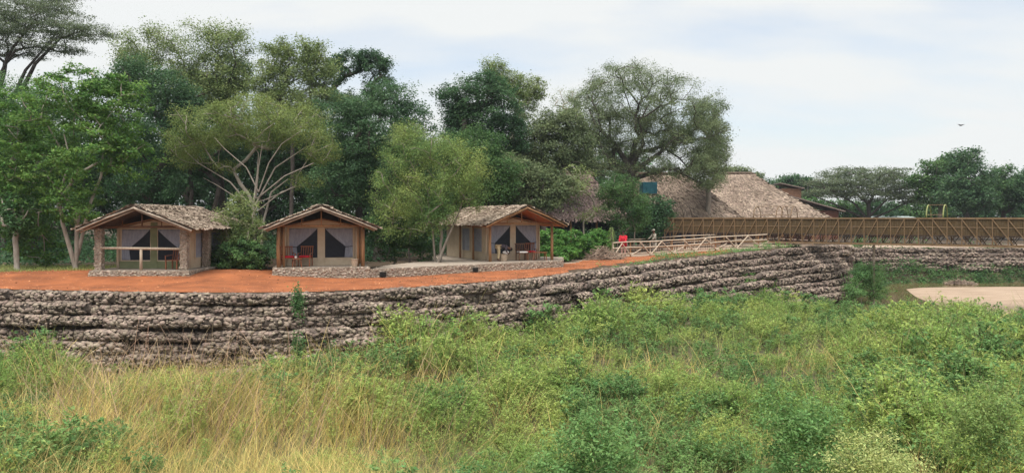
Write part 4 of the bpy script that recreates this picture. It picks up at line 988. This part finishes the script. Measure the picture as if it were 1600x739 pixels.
# ------------------------------------------------------------------ tall trees behind
BG = 'tall trees of the wood behind the tents'
def bt(label, base, D, blobs, leaf, bark='barkdark', r0=.3, ncl=360, lpc=60, ls=.24, cr=.6, nbr=50, **k):
    return tree('forest_tree', label, 'tree', base, D, blobs, leaf, bark, r0, ncl, lpc, ls, cr, nbr, group=BG, **k)
bt('dark leafy tree behind the leftmost bright tree', 60, 50, [(40,150,60,45),(20,250,60,60),(90,220,55,60),(60,330,70,50),(-50,220,60,90)], 'Lmid', ls=.2, ncl=460)
bt('dark green tree rising just left of the tall pale crowned tree', 245, 52, [(215,130,38,40),(260,150,42,45),(250,210,50,50),(290,190,30,50),(230,290,60,40),(205,110,22,18)], 'Ldark', ls=.2, ncl=480)
bt('tall pale crowned tree with thin upright twigs left of centre', 300, 60, [(225,80,46,32),(300,75,55,35),(355,75,40,34),(345,120,50,40),(250,110,60,36),(200,95,28,22),(300,145,60,40),(240,50,16,16),(335,50,24,10),(370,55,20,16)], 'Lpale', 'barkmid', .3, 560, 52, .19, .62, 120, shell=.6, vertical=.4)
bt('dark crown inside the right side of the tall pale tree', 350, 63, [(355,125,34,38),(330,160,40,34),(290,120,24,20)], 'Lteal', ncl=200)
bt('yellow green crowned tree directly behind the umbrella tree', 455, 58, [(430,95,34,28),(480,85,34,22),(460,135,58,40),(420,150,30,40),(500,110,28,28),(490,165,50,30),(440,75,24,14)], 'Lpale', 'barkmid', .3, 470, 56, .2, .55, 80)
bt('dark open crowned tree with sky showing through near the centre left', 560, 62, [(545,95,26,16),(580,105,30,14),(525,115,20,20),(595,140,30,22),(560,165,40,18),(530,150,18,18),(575,90,18,10),(600,98,12,7)], 'Lteal', 'barkdark', .3, 300, 50, .22, .42, 80, shell=.8)
bt('broad bluish green tree filling the middle behind the tents', 590, 53, [(590,200,60,55),(640,195,40,48),(545,215,45,50),(600,270,70,50),(650,250,36,50),(530,290,50,45),(610,155,36,30),(530,175,36,26),(660,300,40,40)], 'Lteal', 'barkdark', .35, 760, 58, .2, .55, 60)
bt('pale leafed young tree in front of the broad bluish tree', 640, 50, [(635,215,30,18),(650,235,26,18)], 'Lpale', 'barkmid', .1, 70, 55, .16, .45, 20)
bt('round dark green tree standing alone against the sky right of centre', 750, 62, [(735,150,48,36),(770,165,42,44),(715,175,32,24),(745,195,58,34),(700,150,18,12),(760,130,26,18),(720,225,44,30),(790,210,36,30)], 'Ldark', 'barkdark', .35, 520, 58, .23, .55, 60)
bt('thin pale crowned tall tree behind the round dark tree', 795, 70, [(772,108,20,18),(800,130,24,18),(828,140,22,20),(815,165,24,22),(780,135,22,24),(845,130,8,8)], 'Lpale', 'barkpale', .22, 300, 46, .2, .5, 70, shell=.6)
bt('dark tree between the round dark tree and the huge dome tree', 850, 64, [(840,200,44,26),(880,195,36,28),(850,240,60,34),(805,245,40,30),(900,235,30,40)], 'Lgrey', 'barkdark', .3, 460, 56, .23, .6, 50)
bt('sparse twiggy tree with almost bare branches against the sky', 880, 78, [(880,150,24,10),(905,150,20,12),(895,165,28,12)], 'Lpale', 'barkpale', .16, 70, 22, .16, .6, 70)
bt('leafy tree filling the gap above the rightmost tent', 740, 54, [(735,235,50,35),(770,270,46,36),(700,260,46,36),(740,300,60,34)], 'Lmid', 'barkdark', .25, 420, 58, .2, .5, 40)
bt('dark understorey tree between the leftmost and middle tents', 330, 60, [(320,235,60,36),(380,230,60,34),(290,250,50,34),(440,240,60,34)], 'Ldark', 'barkdark', .2, 430, 55, .2, .5, 40)
bt('dark understorey tree behind the middle tent', 500, 60, [(480,235,50,36),(530,245,46,36),(560,275,60,30)], 'Ldark', 'barkdark', .2, 400, 55, .2, .5, 40)
bt('tall tree at the far left edge under the flat topped acacia', -40, 54, [(-60,190,60,60),(10,160,50,40),(-30,280,80,60)], 'Lteal', 'barkdark', .3, 300, 58, .22, .6, 30)
# acacia, upper left
tree('acacia_tree', 'wispy flat topped acacia with dark bare limbs at the top left corner', 'tree', 5, 66,
     [(-40,30,90,16,0,5),(60,28,80,14,0,5),(60,50,70,11,-1,4),(120,50,50,10,0,4),(-20,58,60,12,0,4),(90,75,50,9,-1,3),(20,5,80,12,1,5),(150,47,30,6,0,2.5),(10,82,55,8,1,3),(60,-15,60,12,1,5),(85,14,45,8,1,4)],
     'Lacacia', 'barkdark', .17, 1100, 64, .125, .75, 380, fork=(-5,150), wig=.09, flatz=.16, rmin=.02, power=.5, shell=.35,
     extra=[[(30,150,.2,0),(55,100,.14,0),(95,60,.08,0),(130,48,.04,0)],[(15,165,.2,0),(40,110,.12,0),(70,75,.07,0),(100,50,.04,0)],[(0,120,.16,0),(20,75,.1,0),(50,40,.05,0)]])
# second rank that closes the wood
for i, (px, D, top, wd_, lf) in enumerate([(-130,66,120,80,'Ldark'),(0,68,170,70,'Lteal'),(110,70,150,70,'Lmid'),(190,72,160,60,'Ldark'),(400,70,170,70,'Ldark'),(480,72,180,60,'Lteal'),(640,68,205,60,'Ldark'),(700,72,230,60,'Lteal'),(820,76,230,60,'Ldark'),(940,84,240,60,'Lteal'),(560,74,190,60,'Lmid'),(290,70,150,60,'Ldark')]):
    names = ['at the far left', 'second from the left', 'third from the left', 'fourth from the left', 'behind the umbrella tree', 'right of the umbrella tree', 'behind the centre of the wood', 'right of the wood centre', 'behind the rightmost tent', 'left of the huge dome tree', 'behind the middle tent', 'behind the leftmost tent']
    bt('dark tree in the back rank of the wood, '+names[i], px, D, [(px-wd_*.3,top+60,wd_*.8,70),(px+wd_*.4,top+80,wd_*.8,70),(px,top+140,wd_*1.1,60)], lf, ncl=280, lpc=52, ls=.32, cr=.8, nbr=16)

# far right side
tree('flat_acacia_tree', 'broad flat topped acacia behind the right half of the footbridge', 'tree', 1358, 118,
     [(1350,272,66,11,0,7),(1300,285,48,9,0,6),(1400,282,56,10,0,6),(1345,292,70,9,1,7),(1290,300,40,9,0,5),(1425,297,40,10,0,5),(1365,306,60,9,0,5),(1440,312,30,9,0,4)],
     'Lacacia', 'barkdark', .3, 620, 60, .24, 1.1, 170, fork=(1357,318), flatz=.25, rmin=.05, shell=.45,
     extra=[[(1357,345,.2,0),(1335,318,.14,0),(1300,298,.09,0),(1270,290,.05,0)],[(1357,340,.2,0),(1385,312,.12,0),(1420,294,.06,0)],[(1357,345,.2,0),(1310,322,.12,0),(1270,305,.07,0)],[(1357,345,.2,0),(1400,325,.12,0),(1440,305,.06,0)]])
FR = 'far trees on the right bank'
tree('far_tree', 'small round dark tree left of the flat topped acacia', 'tree', 1240, 135, [(1238,285,34,10),(1262,295,26,16),(1225,292,20,12)], 'Ldark', 'barkdark', .3, 170, 50, .4, .9, 20, group=FR)
tree('far_tree', 'low grey green tree peeking over the large thatched roof', 'tree', 1150, 125, [(1140,268,22,8),(1165,274,26,8)], 'Lgrey', 'barkdark', .3, 90, 50, .35, .9, 20, group=FR)
tree('far_tree', 'light green spreading tree between the acacia and the tallest far tree', 'tree', 1468, 112, [(1470,262,30,14),(1448,285,30,16),(1490,255,24,12),(1475,300,40,20)], 'Lmid', 'barkmid', .3, 260, 52, .33, .9, 30, group=FR)
tree('far_tree', 'tallest grey blue tree on the far right', 'tree', 1510, 105, [(1508,255,24,20),(1520,280,34,28),(1500,300,36,30),(1530,310,34,24),(1498,243,12,8),(1518,241,12,8)], 'Lteal', 'barkdark', .35, 360, 54, .30, .8, 40, group=FR, shell=.8)
tree('far_tree', 'green rounded tree near the right edge', 'tree', 1565, 108, [(1565,278,28,18),(1560,305,34,26),(1590,300,28,26)], 'Lmid', 'barkdark', .3, 280, 52, .32, .85, 30, group=FR)
tree('far_tree', 'dark tree cut by the right edge of the picture', 'tree', 1625, 104, [(1612,290,30,22),(1630,310,40,30),(1605,275,16,10)], 'Ldark', 'barkdark', .3, 260, 52, .3, .85, 30, group=FR)
for i, (px, lf, t_) in enumerate([(1190,'Lmid',312),(1250,'Lmid',315),(1310,'Lmid',318),(1370,'Ldark',318),(1440,'Lmid',318),(1510,'Ldark',318),(1580,'Ldark',318),(1650,'Lmid',315)]):
    wh_ = ['behind the large thatch', 'left of the metal roofed building', 'under the left arm of the acacia', 'behind the acacia trunk', 'right of the acacia', 'below the tallest far tree', 'below the green rounded tree', 'at the right edge'][i]
    tree('far_bush', 'low far bush '+wh_, 'bush', px, 128, [(px,t_+12,42,17,0,3),(px+25,t_+16,34,15,1,3)], lf, 'barkdark', .15, 130, 45, .42, .9, 8, group='low bushes beyond the footbridge')

# ------------------------------------------------------------------ shrubs near the lodge
SH = 'vivid green shrubs right of the rightmost tent'
for label, px, D, bl in [('tall vivid green shrub right against the rightmost tent', 862, 52, [(862,375,22,18,0,1),(845,385,16,20,0,.8)]),
                         ('broad vivid green shrub in the middle of the shrub row', 895, 53, [(892,378,26,18,0,1.2),(905,390,22,14,0,1)]),
                         ('vivid green shrub at the right end of the shrub row', 925, 54, [(922,385,16,18,0,.9),(912,398,20,10,0,.8)]),
                         ('low vivid green shrub at the front of the shrub row', 875, 51, [(876,397,26,11,0,.8),(858,398,14,10,0,.7)])]:
    tree('green_shrub', label, 'shrub', px, D, bl, 'Lshrub', 'barkmid', .03, 110, 52, .15, .24, 20, group=SH, shell=.75)
tree('lime_shrub', 'lime green leafy shrub above the pile of dead sticks', 'shrub', 937, 55, [(935,368,13,10,0,.6),(940,378,12,8,0,.5)], 'Lshrub', 'barkmid', .03, 60, 50, .15, .2, 12)
# drooping palm-like plant
x, y = XY(955, 55.5); z0 = gz(x, y); pl = thing('drooping_plant', 'tall plant with long drooping pale leaves beside the person in red', 'plant', (x, y, z0)); m = MB(); m.tube([(0,0,0),(.05,0,1.0),(0,0,1.9)], [.07,.055,.03], 6); m.build('stem', M['barkpale'], pl)
V = []
for i in range(80):
    a = rng.uniform(0, 6.28); h = rng.uniform(.8, 1.95); l_ = rng.uniform(.4, .75); d = np.array([math.cos(a), math.sin(a), 0]); s_ = np.array([-d[1], d[0], 0])*.035; p = np.array([0,0,h]); pr = None
    for k in range(5):
        f = k/4; q = p+d*l_*.6*f+np.array([0,0,.18*math.sin(f*3)-.75*l_*f*f*1.4]); w_ = s_*(1-f*.8)
        if pr is not None: V += [pr[0]-pr[1], pr[0]+pr[1], q+w_, q-w_]
        pr = (q, w_)
link('leaves', polymesh('leaves', np.array(V), 4), M['Lpale'], pl)
# pile of dead sticks
x, y = XY(942, 52.6); z0 = gz(x, y); o = thing('stick_pile', 'pile of dead grey brown branches at the left end of the pole fence', 'stick pile', (x, y, z0)); m = MB()
for i in range(420):
    rr = rng.random()**.5; a = rng.uniform(0, 6.28); cx = rr*1.25*math.cos(a); cy = rr*.8*math.sin(a); hh = (1-rr)*.95*rng.random()+.04; d = rng.normal(size=3); d[2] *= .35; d /= np.linalg.norm(d); l_ = rng.uniform(.2, .6)
    p0 = np.array([cx, cy, hh]); m.tube([p0-d*l_, p0+rng.normal(size=3)*.04, p0+d*l_], [rng.uniform(.012,.03), .02, .01], 4, False)
m.build('sticks', M['stick'], o)

x, y = XY(1500, 75.6); o = thing('driftwood_pile', 'reddish brown driftwood heap at the water edge under the far wall', 'driftwood', (x, y, WATER_Z)); m = MB()
for i in range(260):
    rr = rng.random()**.5; a = rng.uniform(0, 6.28); cx = rr*1.5*math.cos(a); cy = rr*.5*math.sin(a); hh = (1-rr)*.5*rng.random()+.03; d = rng.normal(size=3); d[2] *= .3; d /= np.linalg.norm(d); l_ = rng.uniform(.2, .55)
    p0 = np.array([cx, cy, hh]); m.tube([p0-d*l_, p0, p0+d*l_], [.02, .03, .012], 4, False)
m.build('sticks', M['stick'], o)
# ------------------------------------------------------------------ ground cover (nobody could count it)
def scatter_bush(name, label, poly, step, hfun, leaf, ls, n, lpc, cr, clip=None, zoff=0):
    """loose leafy ground cover: leaf clumps through a mounded layer"""
    poly = [XY(a, b_) for a, b_ in poly]; xs = [p[0] for p in poly]; ys = [p[1] for p in poly]
    x = rng.uniform(min(xs), max(xs), n*3); y = rng.uniform(min(ys), max(ys), n*3); k = inpoly(x, y, poly)
    x = x[k][:n]; y = y[k][:n]; h = hfun(x, y); z = ground_z(x, y)+h*rng.random(len(x))**.6+zoff; k = h > .02; x, y, z = x[k], y[k], z[k]
    P = np.repeat(np.c_[x, y, z], lpc, 0)+rng.normal(size=(len(x)*lpc, 3))*cr*[1,1,.7]; gz_ = ground_z(P[:,0], P[:,1]); P[:,2] = np.maximum(P[:,2], gz_+.02)
    nr = np.array([0,-.2,.8])+rng.normal(size=P.shape)*.6
    o = link(name, polymesh(name, leaves(P, nr, ls*rng.uniform(.6,1.4,len(P)), .45), 4), M[leaf]); return tag(o, label, 'undergrowth', kind='stuff')
lx, ly = LITTER; P_ = np.c_[lx, ly, ground_z(lx, ly)+.03]
M['litter'] = leafmat('dry_litter', (.10,.06,.03), (.24,.15,.07), scale=2)
tag(link('leaf_litter', polymesh('leaf_litter', leaves(P_, np.array([0,0,1.])+rng.normal(size=P_.shape)*.35, .07*rng.uniform(.5,1.5,len(lx)), .55), 4), M['litter']), 'fallen brown leaves lying on the red terrace near the trees', 'leaf litter', kind='stuff')
# woodland floor growth and the wood's depth
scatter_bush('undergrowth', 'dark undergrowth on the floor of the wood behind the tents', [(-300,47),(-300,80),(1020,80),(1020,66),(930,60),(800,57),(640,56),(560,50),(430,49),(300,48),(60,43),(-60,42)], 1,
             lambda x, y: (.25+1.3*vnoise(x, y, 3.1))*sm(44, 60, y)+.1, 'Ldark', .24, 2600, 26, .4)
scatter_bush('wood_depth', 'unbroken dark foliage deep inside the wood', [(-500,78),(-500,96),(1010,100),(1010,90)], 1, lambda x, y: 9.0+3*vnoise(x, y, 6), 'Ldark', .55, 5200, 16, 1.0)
# weeds along the wall crest near the lodge
scatter_bush('crest_weeds', 'low green weeds on top of the gabion wall beside the red path', [(935,43.6),(960,45.3),(1040,52.5),(1110,56.5),(1150,58.5),(1200,60.4),(1250,63),(1250,61.2),(1190,58),(1100,53.6),(1020,48.9),(960,44.9)], 1,
             lambda x, y: .42*np.clip(vnoise(x, y, 1.3)-.3, 0, 1)*1.6+.03, 'Lherbdark', .10, 1000, 26, .13)
scatter_bush('bank_greenery', 'green bushes along the foot of the far gabion wall above the water', [(1335,80.5),(1335,60),(1352,60),(1368,66),(1385,75.8),(1600,76.6),(1900,76.6),(1900,80),(1400,80.2)], 1,
             lambda x, y: .3+1.0*vnoise(x, y, 2.2), 'Lmid', .2, 2400, 30, .25)
tree('river_bush', 'bright green bush at the corner of the curving gabion wall by the water', 'bush', 1342, 58.5, [(1340,432,18,14,0,1),(1352,448,16,14,0,1),(1332,455,16,16,-1,1),(1350,425,12,10,0,.8),(1364,428,15,22,0,.9),(1370,455,14,16,0,.9)], 'Lherbdark', 'barkmid', .03, 200, 60, .11, .34, 10, shell=.4)
# creepers on the wall
for lb, px, py, D in [('small green creeper hanging on the upper gabion courses', 467, 470, 30.25), ('small dark green creeper at the foot of the gabion wall', 468, 545, 29.2)]:
    c = W(px, py, D); r_ = np.random.default_rng(py); rt = thing('creeper_plant', lb, 'plant', (c.x, c.y, c.z-.5)); n = 650
    p = r_.normal(size=(n,3))*[.13,.06,.26]+[0,-.12,.5]; nr = np.array([0,-.8,.4])+r_.normal(size=p.shape)*.4
    link('creeper_leaves', polymesh('creeper_leaves', leaves(p, nr, .085*r_.uniform(.6,1.3,n), .6, r_), 4), M['Lmid'], rt); mm = MB(); mm.tube([(0,-.05,-.1),(.05,-.1,.4),(0,-.1,.95)], .012, 4); mm.build('stem', M['barkmid'], rt)
# a little grass at the far left of the terrace
def blades(name, label, x, y, z, h, wd, m, lean=.35, seg=4, bend=.5, kind='stuff', parent=None, cat='grass', off=None, r=rng, dirn=None):
    n = len(x); a = r.uniform(0, 6.283, n) if dirn is None else dirn; d = np.stack([np.cos(a), np.sin(a), np.zeros(n)], 1); v = r.uniform(0, 6.283, n); sd_ = np.stack([np.cos(v), np.sin(v), np.zeros(n)], 1)
    base = np.stack([x, y, z], 1); ln = np.abs(r.normal(size=n))*lean+.05; bd = bend*r.uniform(.2, 1.3, n); prev = None; V = []
    for k in range(seg+1):
        f = k/seg; q = base+d*(h*(ln*f+bd*f*f*.6))[:,None]+np.array([0,0,1])*(h*(f-.35*bd*f*f))[:,None]; w_ = sd_*(wd*(1-f*.75))[:,None]*.5
        cur = (q-w_, q+w_)
        if prev is not None: V.append(np.stack([prev[0], prev[1], cur[1], cur[0]], 1))
        prev = cur
    V = np.concatenate(V, 0)   # islands are per quad-strip pieces
    V = np.stack(np.split(V, seg, 0), 1)                # (n, seg, 4, 3)
    # share ring vertices so that one blade is one island
    P = np.concatenate([V[:,0,0:1], V[:,0,1:2], *[np.stack([V[:,k,2], V[:,k,3]], 1) for k in range(seg)]], 1)    # order: b0 b1 (r l) ...
    idx = [[0,1,2,3]]+[[2*k+1, 2*k, 2*k+2, 2*k+3] for k in range(1, seg)]
    Fc = (np.array(idx)[None]+P.shape[1]*np.arange(n)[:,None,None]).reshape(-1, 4)
    if off is not None: P = P-np.array(off)
    o = link(name, idxmesh(name, P.reshape(-1,3), Fc), M[m], parent)
    if label: tag(o, label, cat, kind=kind)
    return o
x = rng.uniform(-27, -19.5, 5000); y = rng.uniform(36.5, 42, 5000); k = y > 36.0+(x+27)*.35; x, y = x[k], y[k]
blades('grass', 'short green grass at the left end of the red terrace', x, y, ground_z(x, y), rng.uniform(.05,.2,len(x)), np.full(len(x), .02), 'grassgreen')

# ------------------------------------------------------------------ foreground vegetation
def veg_h(x, y):
    """height of the weed canopy: mounds, lower beside the wall at left"""
    d, _ = side(x, y); d = -d
    h = 1.0+.85*(vnoise(x, y, 3.2)-.5)+.75*(vnoise(x+9, y, 1.2)-.5)
    px = 800+F*np.asarray(x)/np.maximum(y, 1)
    near = np.interp(px, [0, 90, 150, 350, 420, 480, 560, 640, 800, 1000, 1200, 1600], [1.35,1.2,.35,.35,.75,.8,1.15,1.6,1.75,1.65,1.5,1.6])
    h = h*np.where(d < 7, near+(1-near)*sm(2, 7, d), 1.0)
    h = h*np.interp(y, [9, 14, 30, 60], [1.0, 1.0, 1.1, 1.15])
    h = h*np.interp(px, [1300, 1400, 1600], [1, 1.3, 1.45])
    return np.clip(h, .15, 2.3)
def golden(px, y, x):
    """share of dry grass at a place"""
    g1 = np.interp(px, [-100, 60, 130, 200, 450, 560, 700, 800], [.55,.66,.88,.98,.95,.72,.36,.04])
    g1 = g1*np.interp(y, [8, 10.5, 13, 22, 27], [.55,.85,1,1,.7])
    return np.clip(g1*1.05+1.1*(vnoise(x, y, 1.5)-.5), 0, 1)

def herb_proto(r, nst, nl, lsz, spread=.42, feather=True):
    """unit-height herb: arching stems and small leaves on side twigs"""
    st = []; P = []; Nn = []
    for i in range(nst):
        a = r.uniform(0, 6.28); l_ = r.uniform(.1, 1)*spread; top = np.array([math.cos(a)*l_, math.sin(a)*l_, r.uniform(.72, 1.0)]); mid = top*[.35,.35,.55]
        ts = np.linspace(0, 1, 5)[:,None]; c = (1-ts)**2*0+2*ts*(1-ts)*mid+ts**2*top
        for k in range(4):
            s_ = np.array([.006, 0, 0]) if k % 2 else np.array([.005,.004,0]); st.append([c[k]-s_, c[k]+s_, c[k+1]+s_*.7, c[k+1]-s_*.7])
        m = nl//nst
        t = r.uniform(.22, 1.02, m)[:,None]; q = (1-t)**2*0+2*t*(1-t)*mid+t**2*top
        # leaves gathered on side sprigs
        ns = max(4, m//7); sid = r.integers(0, ns, m); sa = r.uniform(0, 6.28, ns)[sid]; stt = np.sort(r.uniform(.25, 1.0, ns))[sid][:,None]
        q = 2*stt*(1-stt)*mid+stt**2*top; out_ = (r.random(m)*.20*(1.2-stt[:,0]*.6))[:,None]
        q = q+np.stack([np.cos(sa), np.sin(sa), .55+0*sa], 1)*out_+r.normal(size=(m,3))*.012
        P.append(q); Nn.append(np.stack([np.cos(sa)*.3, np.sin(sa)*.3, np.ones(m)], 1)+r.normal(size=(m,3))*.45)
    P = np.concatenate(P); Nn = np.concatenate(Nn); L_ = leaves(P, Nn, lsz*r.uniform(.6,1.5,len(P)), .38, r).reshape(-1,4,3)
    return L_, np.array(st)
def place(protos, x, y, z, h, wdt, r):
    out_ = []; k = r.integers(0, len(protos), len(x)); a = r.uniform(0, 6.283, len(x))
    for j, pr in enumerate(protos):
        m = k == j
        if not m.any(): continue
        c, s_ = np.cos(a[m]), np.sin(a[m]); p = pr[None]*1.0; X = (p[...,0]*c[:,None,None]-p[...,1]*s_[:,None,None])*wdt[m][:,None,None]+x[m][:,None,None]
        Y = (p[...,0]*s_[:,None,None]+p[...,1]*c[:,None,None])*wdt[m][:,None,None]+y[m][:,None,None]; Z = p[...,2]*h[m][:,None,None]+z[m][:,None,None]
        out_.append(np.stack([X, Y, Z], -1).reshape(-1, 3))
    return np.concatenate(out_)
def field(y0, y1, dens, nl, lsz, seed):
    r = np.random.default_rng(seed); ar = (y1-y0)*(.72*y1*2+4); n = int(ar*dens)
    x = r.uniform(-.72*y1-2, .72*y1+2, n); y = r.uniform(y0, y1, n); d, _ = side(x, y); px = 800+F*x/y
    ok = (np.abs(x) < .70*y+1.5) & (d < -.9) & ~((x > 18) & (y > 52)) & (y < 58) & (ground_z(x, y) > WATER_Z-.1)
    ok &= ~((px > 1380) & (y > 41+ (1600-px)*.012))
    x, y, px = x[ok], y[ok], px[ok]
    gsh = golden(px, y, x); isg = r.random(len(x)) < gsh*.9
    H = veg_h(x, y)*r.uniform(.72, 1.12, len(x)); z = ground_z(x, y)
    hx, hy, hz, hh = x[~isg], y[~isg], z[~isg], H[~isg]; wd_ = np.maximum(hh, .6)*r.uniform(.8, 1.2, len(hh))
    protos = [herb_proto(r, 7, nl, lsz) for _ in range(7)]; pdark = [herb_proto(r, 8, int(nl*.55), lsz*1.55, .36) for _ in range(5)]
    dk = vnoise(hx+50, hy, 2.4)+.12*r.normal(size=len(hx)) > .55
    res = []
    for m_, nm in ((~dk, 'Lherb'), (dk, 'Lherbdark')):
        protos = protos if nm == 'Lherb' else pdark
        if m_.any():
            rr = np.random.default_rng(seed+1)
            res.append((nm, place([p[0] for p in protos], hx[m_], hy[m_], hz[m_], hh[m_], wd_[m_], rr)))
            rr = np.random.default_rng(seed+1); res.append(('herbstem', place([p[1] for p in protos], hx[m_], hy[m_], hz[m_], hh[m_], wd_[m_], rr)))
    return res, (x[isg], y[isg])
acc = {}
for y0, y1, dens, nl, lsz, sd_ in [(8.2, 13, 6.5, 1400, .035, 21), (13, 19, 6.5, 900, .044, 22), (19, 28, 5.4, 600, .05, 23), (28, 58, 3.4, 440, .058, 24)]:
    res, _ = field(y0, y1, dens, nl, lsz, sd_)
    for nm, v in res: acc.setdefault(nm, []).append(v)
lab = {'Lherb': ('green_herbs', 'tall feathery light green weeds filling the foreground'), 'Lherbdark': ('dark_herbs', 'darker green leafy weeds among the light ones in the foreground'), 'herbstem': ('weed_stems', 'thin stems of the foreground weeds')}
for nm, v in acc.items():
    o = link(lab[nm][0], polymesh(lab[nm][0], np.concatenate(v), 4), M[nm]); tag(o, lab[nm][1], 'weeds', kind='stuff')
# grasses
def grass(name, label, n, m, frac, hrange, wf, seed, share, lean, bend, y0=8.4, y1=33):
    r = np.random.default_rng(seed); y = y0*(y1/y0)**r.random(n)      # even in the picture
    x = r.uniform(-.68, .68, n)*y
    # tufts
    tx = np.round(x/.33)*.33+.30*vnoise(x*7, y*7, 1); ty = np.round(y/.33)*.33; tf = r.random(n) < .7
    x = np.where(tf, tx+r.normal(size=n)*.06, x); y = np.where(tf, ty+r.normal(size=n)*.06, y)
    px = 800+F*x/y; d, _ = side(x, y); g_ = share(px, y, x); k = (r.random(n) < g_) & (d < -.8)
    x, y = x[k], y[k]; h = veg_h(x, y)*r.uniform(*hrange, len(x)) if hrange[1] else r.uniform(1.4, 2.7, len(x)); z = ground_z(x, y)
    wd_ = wf*np.clip(y/14, .8, 2.4)*r.uniform(.6, 1.3, len(x)); dr = r.normal(size=len(x))*1.4+(2.6 if False else 0)+3.0*vnoise(x, y, 4)
    return blades(name, label, x, y, z, h, wd_, m, lean, 5, bend, r=r, dirn=dr)
grass('dry_grass', 'tall golden dry grass leaning over in the left and middle foreground', 62000, 'grassgold', 1, (.5,1.5), .008, 31, lambda px, y, x: golden(px, y, x)*.9, .34, .75)
grass('green_grass', 'tall green and straw coloured grass mixed through the foreground weeds', 36000, 'grassgreen', 1, (.6,1.25), .0075, 32, lambda px, y, x: .55+.3*golden(px, y, x), .2, .5, y1=44)
grass('seed_stalks', 'few long pale grass stalks arching above the foreground weeds', 2600, 'grassgold', 1, (1.3,1.9), .0075, 33, lambda px, y, x: .25+.6*golden(px, y, x), .35, .9)
M['plume'] = leafmat('reddish_plumes', (.36,.22,.14), (.55,.40,.27), scale=.8)
grass('grass_plumes', 'sparse tall reddish grass plumes rising in front of the left half of the gabion wall', 9000, 'plume', 1, (0,0), .012, 35, lambda px, y, x: np.interp(px, [20,90,330,420,520,760], [0,.5,.5,.25,.3,0])*(y > 19)*.5, .3, .5, y0=19, y1=29.5)
# single bushes in the foreground
tree('pale_leafy_shrub', 'pale yellow green leafy shrub at the bottom edge right of centre', 'shrub', 1365, 10.6, [(1350,705,60,34,0,.5),(1395,725,50,30,0,.5),(1320,735,45,28,0,.5),(1360,770,90,60,0,.6)], 'Lyellow', 'herbstem', .009, 260, 34, .045, .16, 50, shell=.3, asp=.4, rmin=.006)
tree('dark_leafy_shrub', 'dark green broad leafed shrub at the bottom centre', 'shrub', 925, 10.8, [(905,680,56,34,0,.5),(960,695,50,34,0,.5),(880,725,60,30,0,.5),(920,770,90,60,0,.6)], 'Lherbdark', 'herbstem', .009, 280, 36, .058, .17, 40, shell=.3, asp=.4, rmin=.006)
tree('leafy_shrub', 'green leafy shrub at the bottom right corner below the weeds', 'shrub', 1235, 11.2, [(1225,650,54,34,0,.5),(1275,665,50,34,0,.5),(1245,715,80,60,0,.6)], 'Lherbdark', 'herbstem', .009, 240, 36, .056, .17, 40, shell=.3, asp=.4, rmin=.006)
tree('twiggy_shrub', 'twiggy shrub with yellow green leaf tips near the right edge', 'shrub', 1545, 13, [(1560,620,40,34,0,.6),(1530,650,44,34,0,.6),(1545,690,60,50,0,.7)], 'Lwillow', 'herbstem', .009, 220, 36, .055, .2, 60, shell=.3, asp=.4, rmin=.006)

# ------------------------------------------------------------------ haze
m = MB(); m.box(-130, 130, -6, 160, -9, 27); hz = m.build('haze', None); tag(hz, kind='stuff')
hm = bpy.data.materials.new('haze_air'); hm.use_nodes = True; n = hm.node_tree.nodes; n.remove(n['Principled BSDF'])
pv = n.new('ShaderNodeVolumePrincipled'); pv.inputs['Color'].default_value = (.82, .90, 1, 1); pv.inputs['Density'].default_value = .00026; pv.inputs['Anisotropy'].default_value = .2
hm.node_tree.links.new(pv.outputs[0], n['Material Output'].inputs['Volume']); hz.data.materials.append(hm)
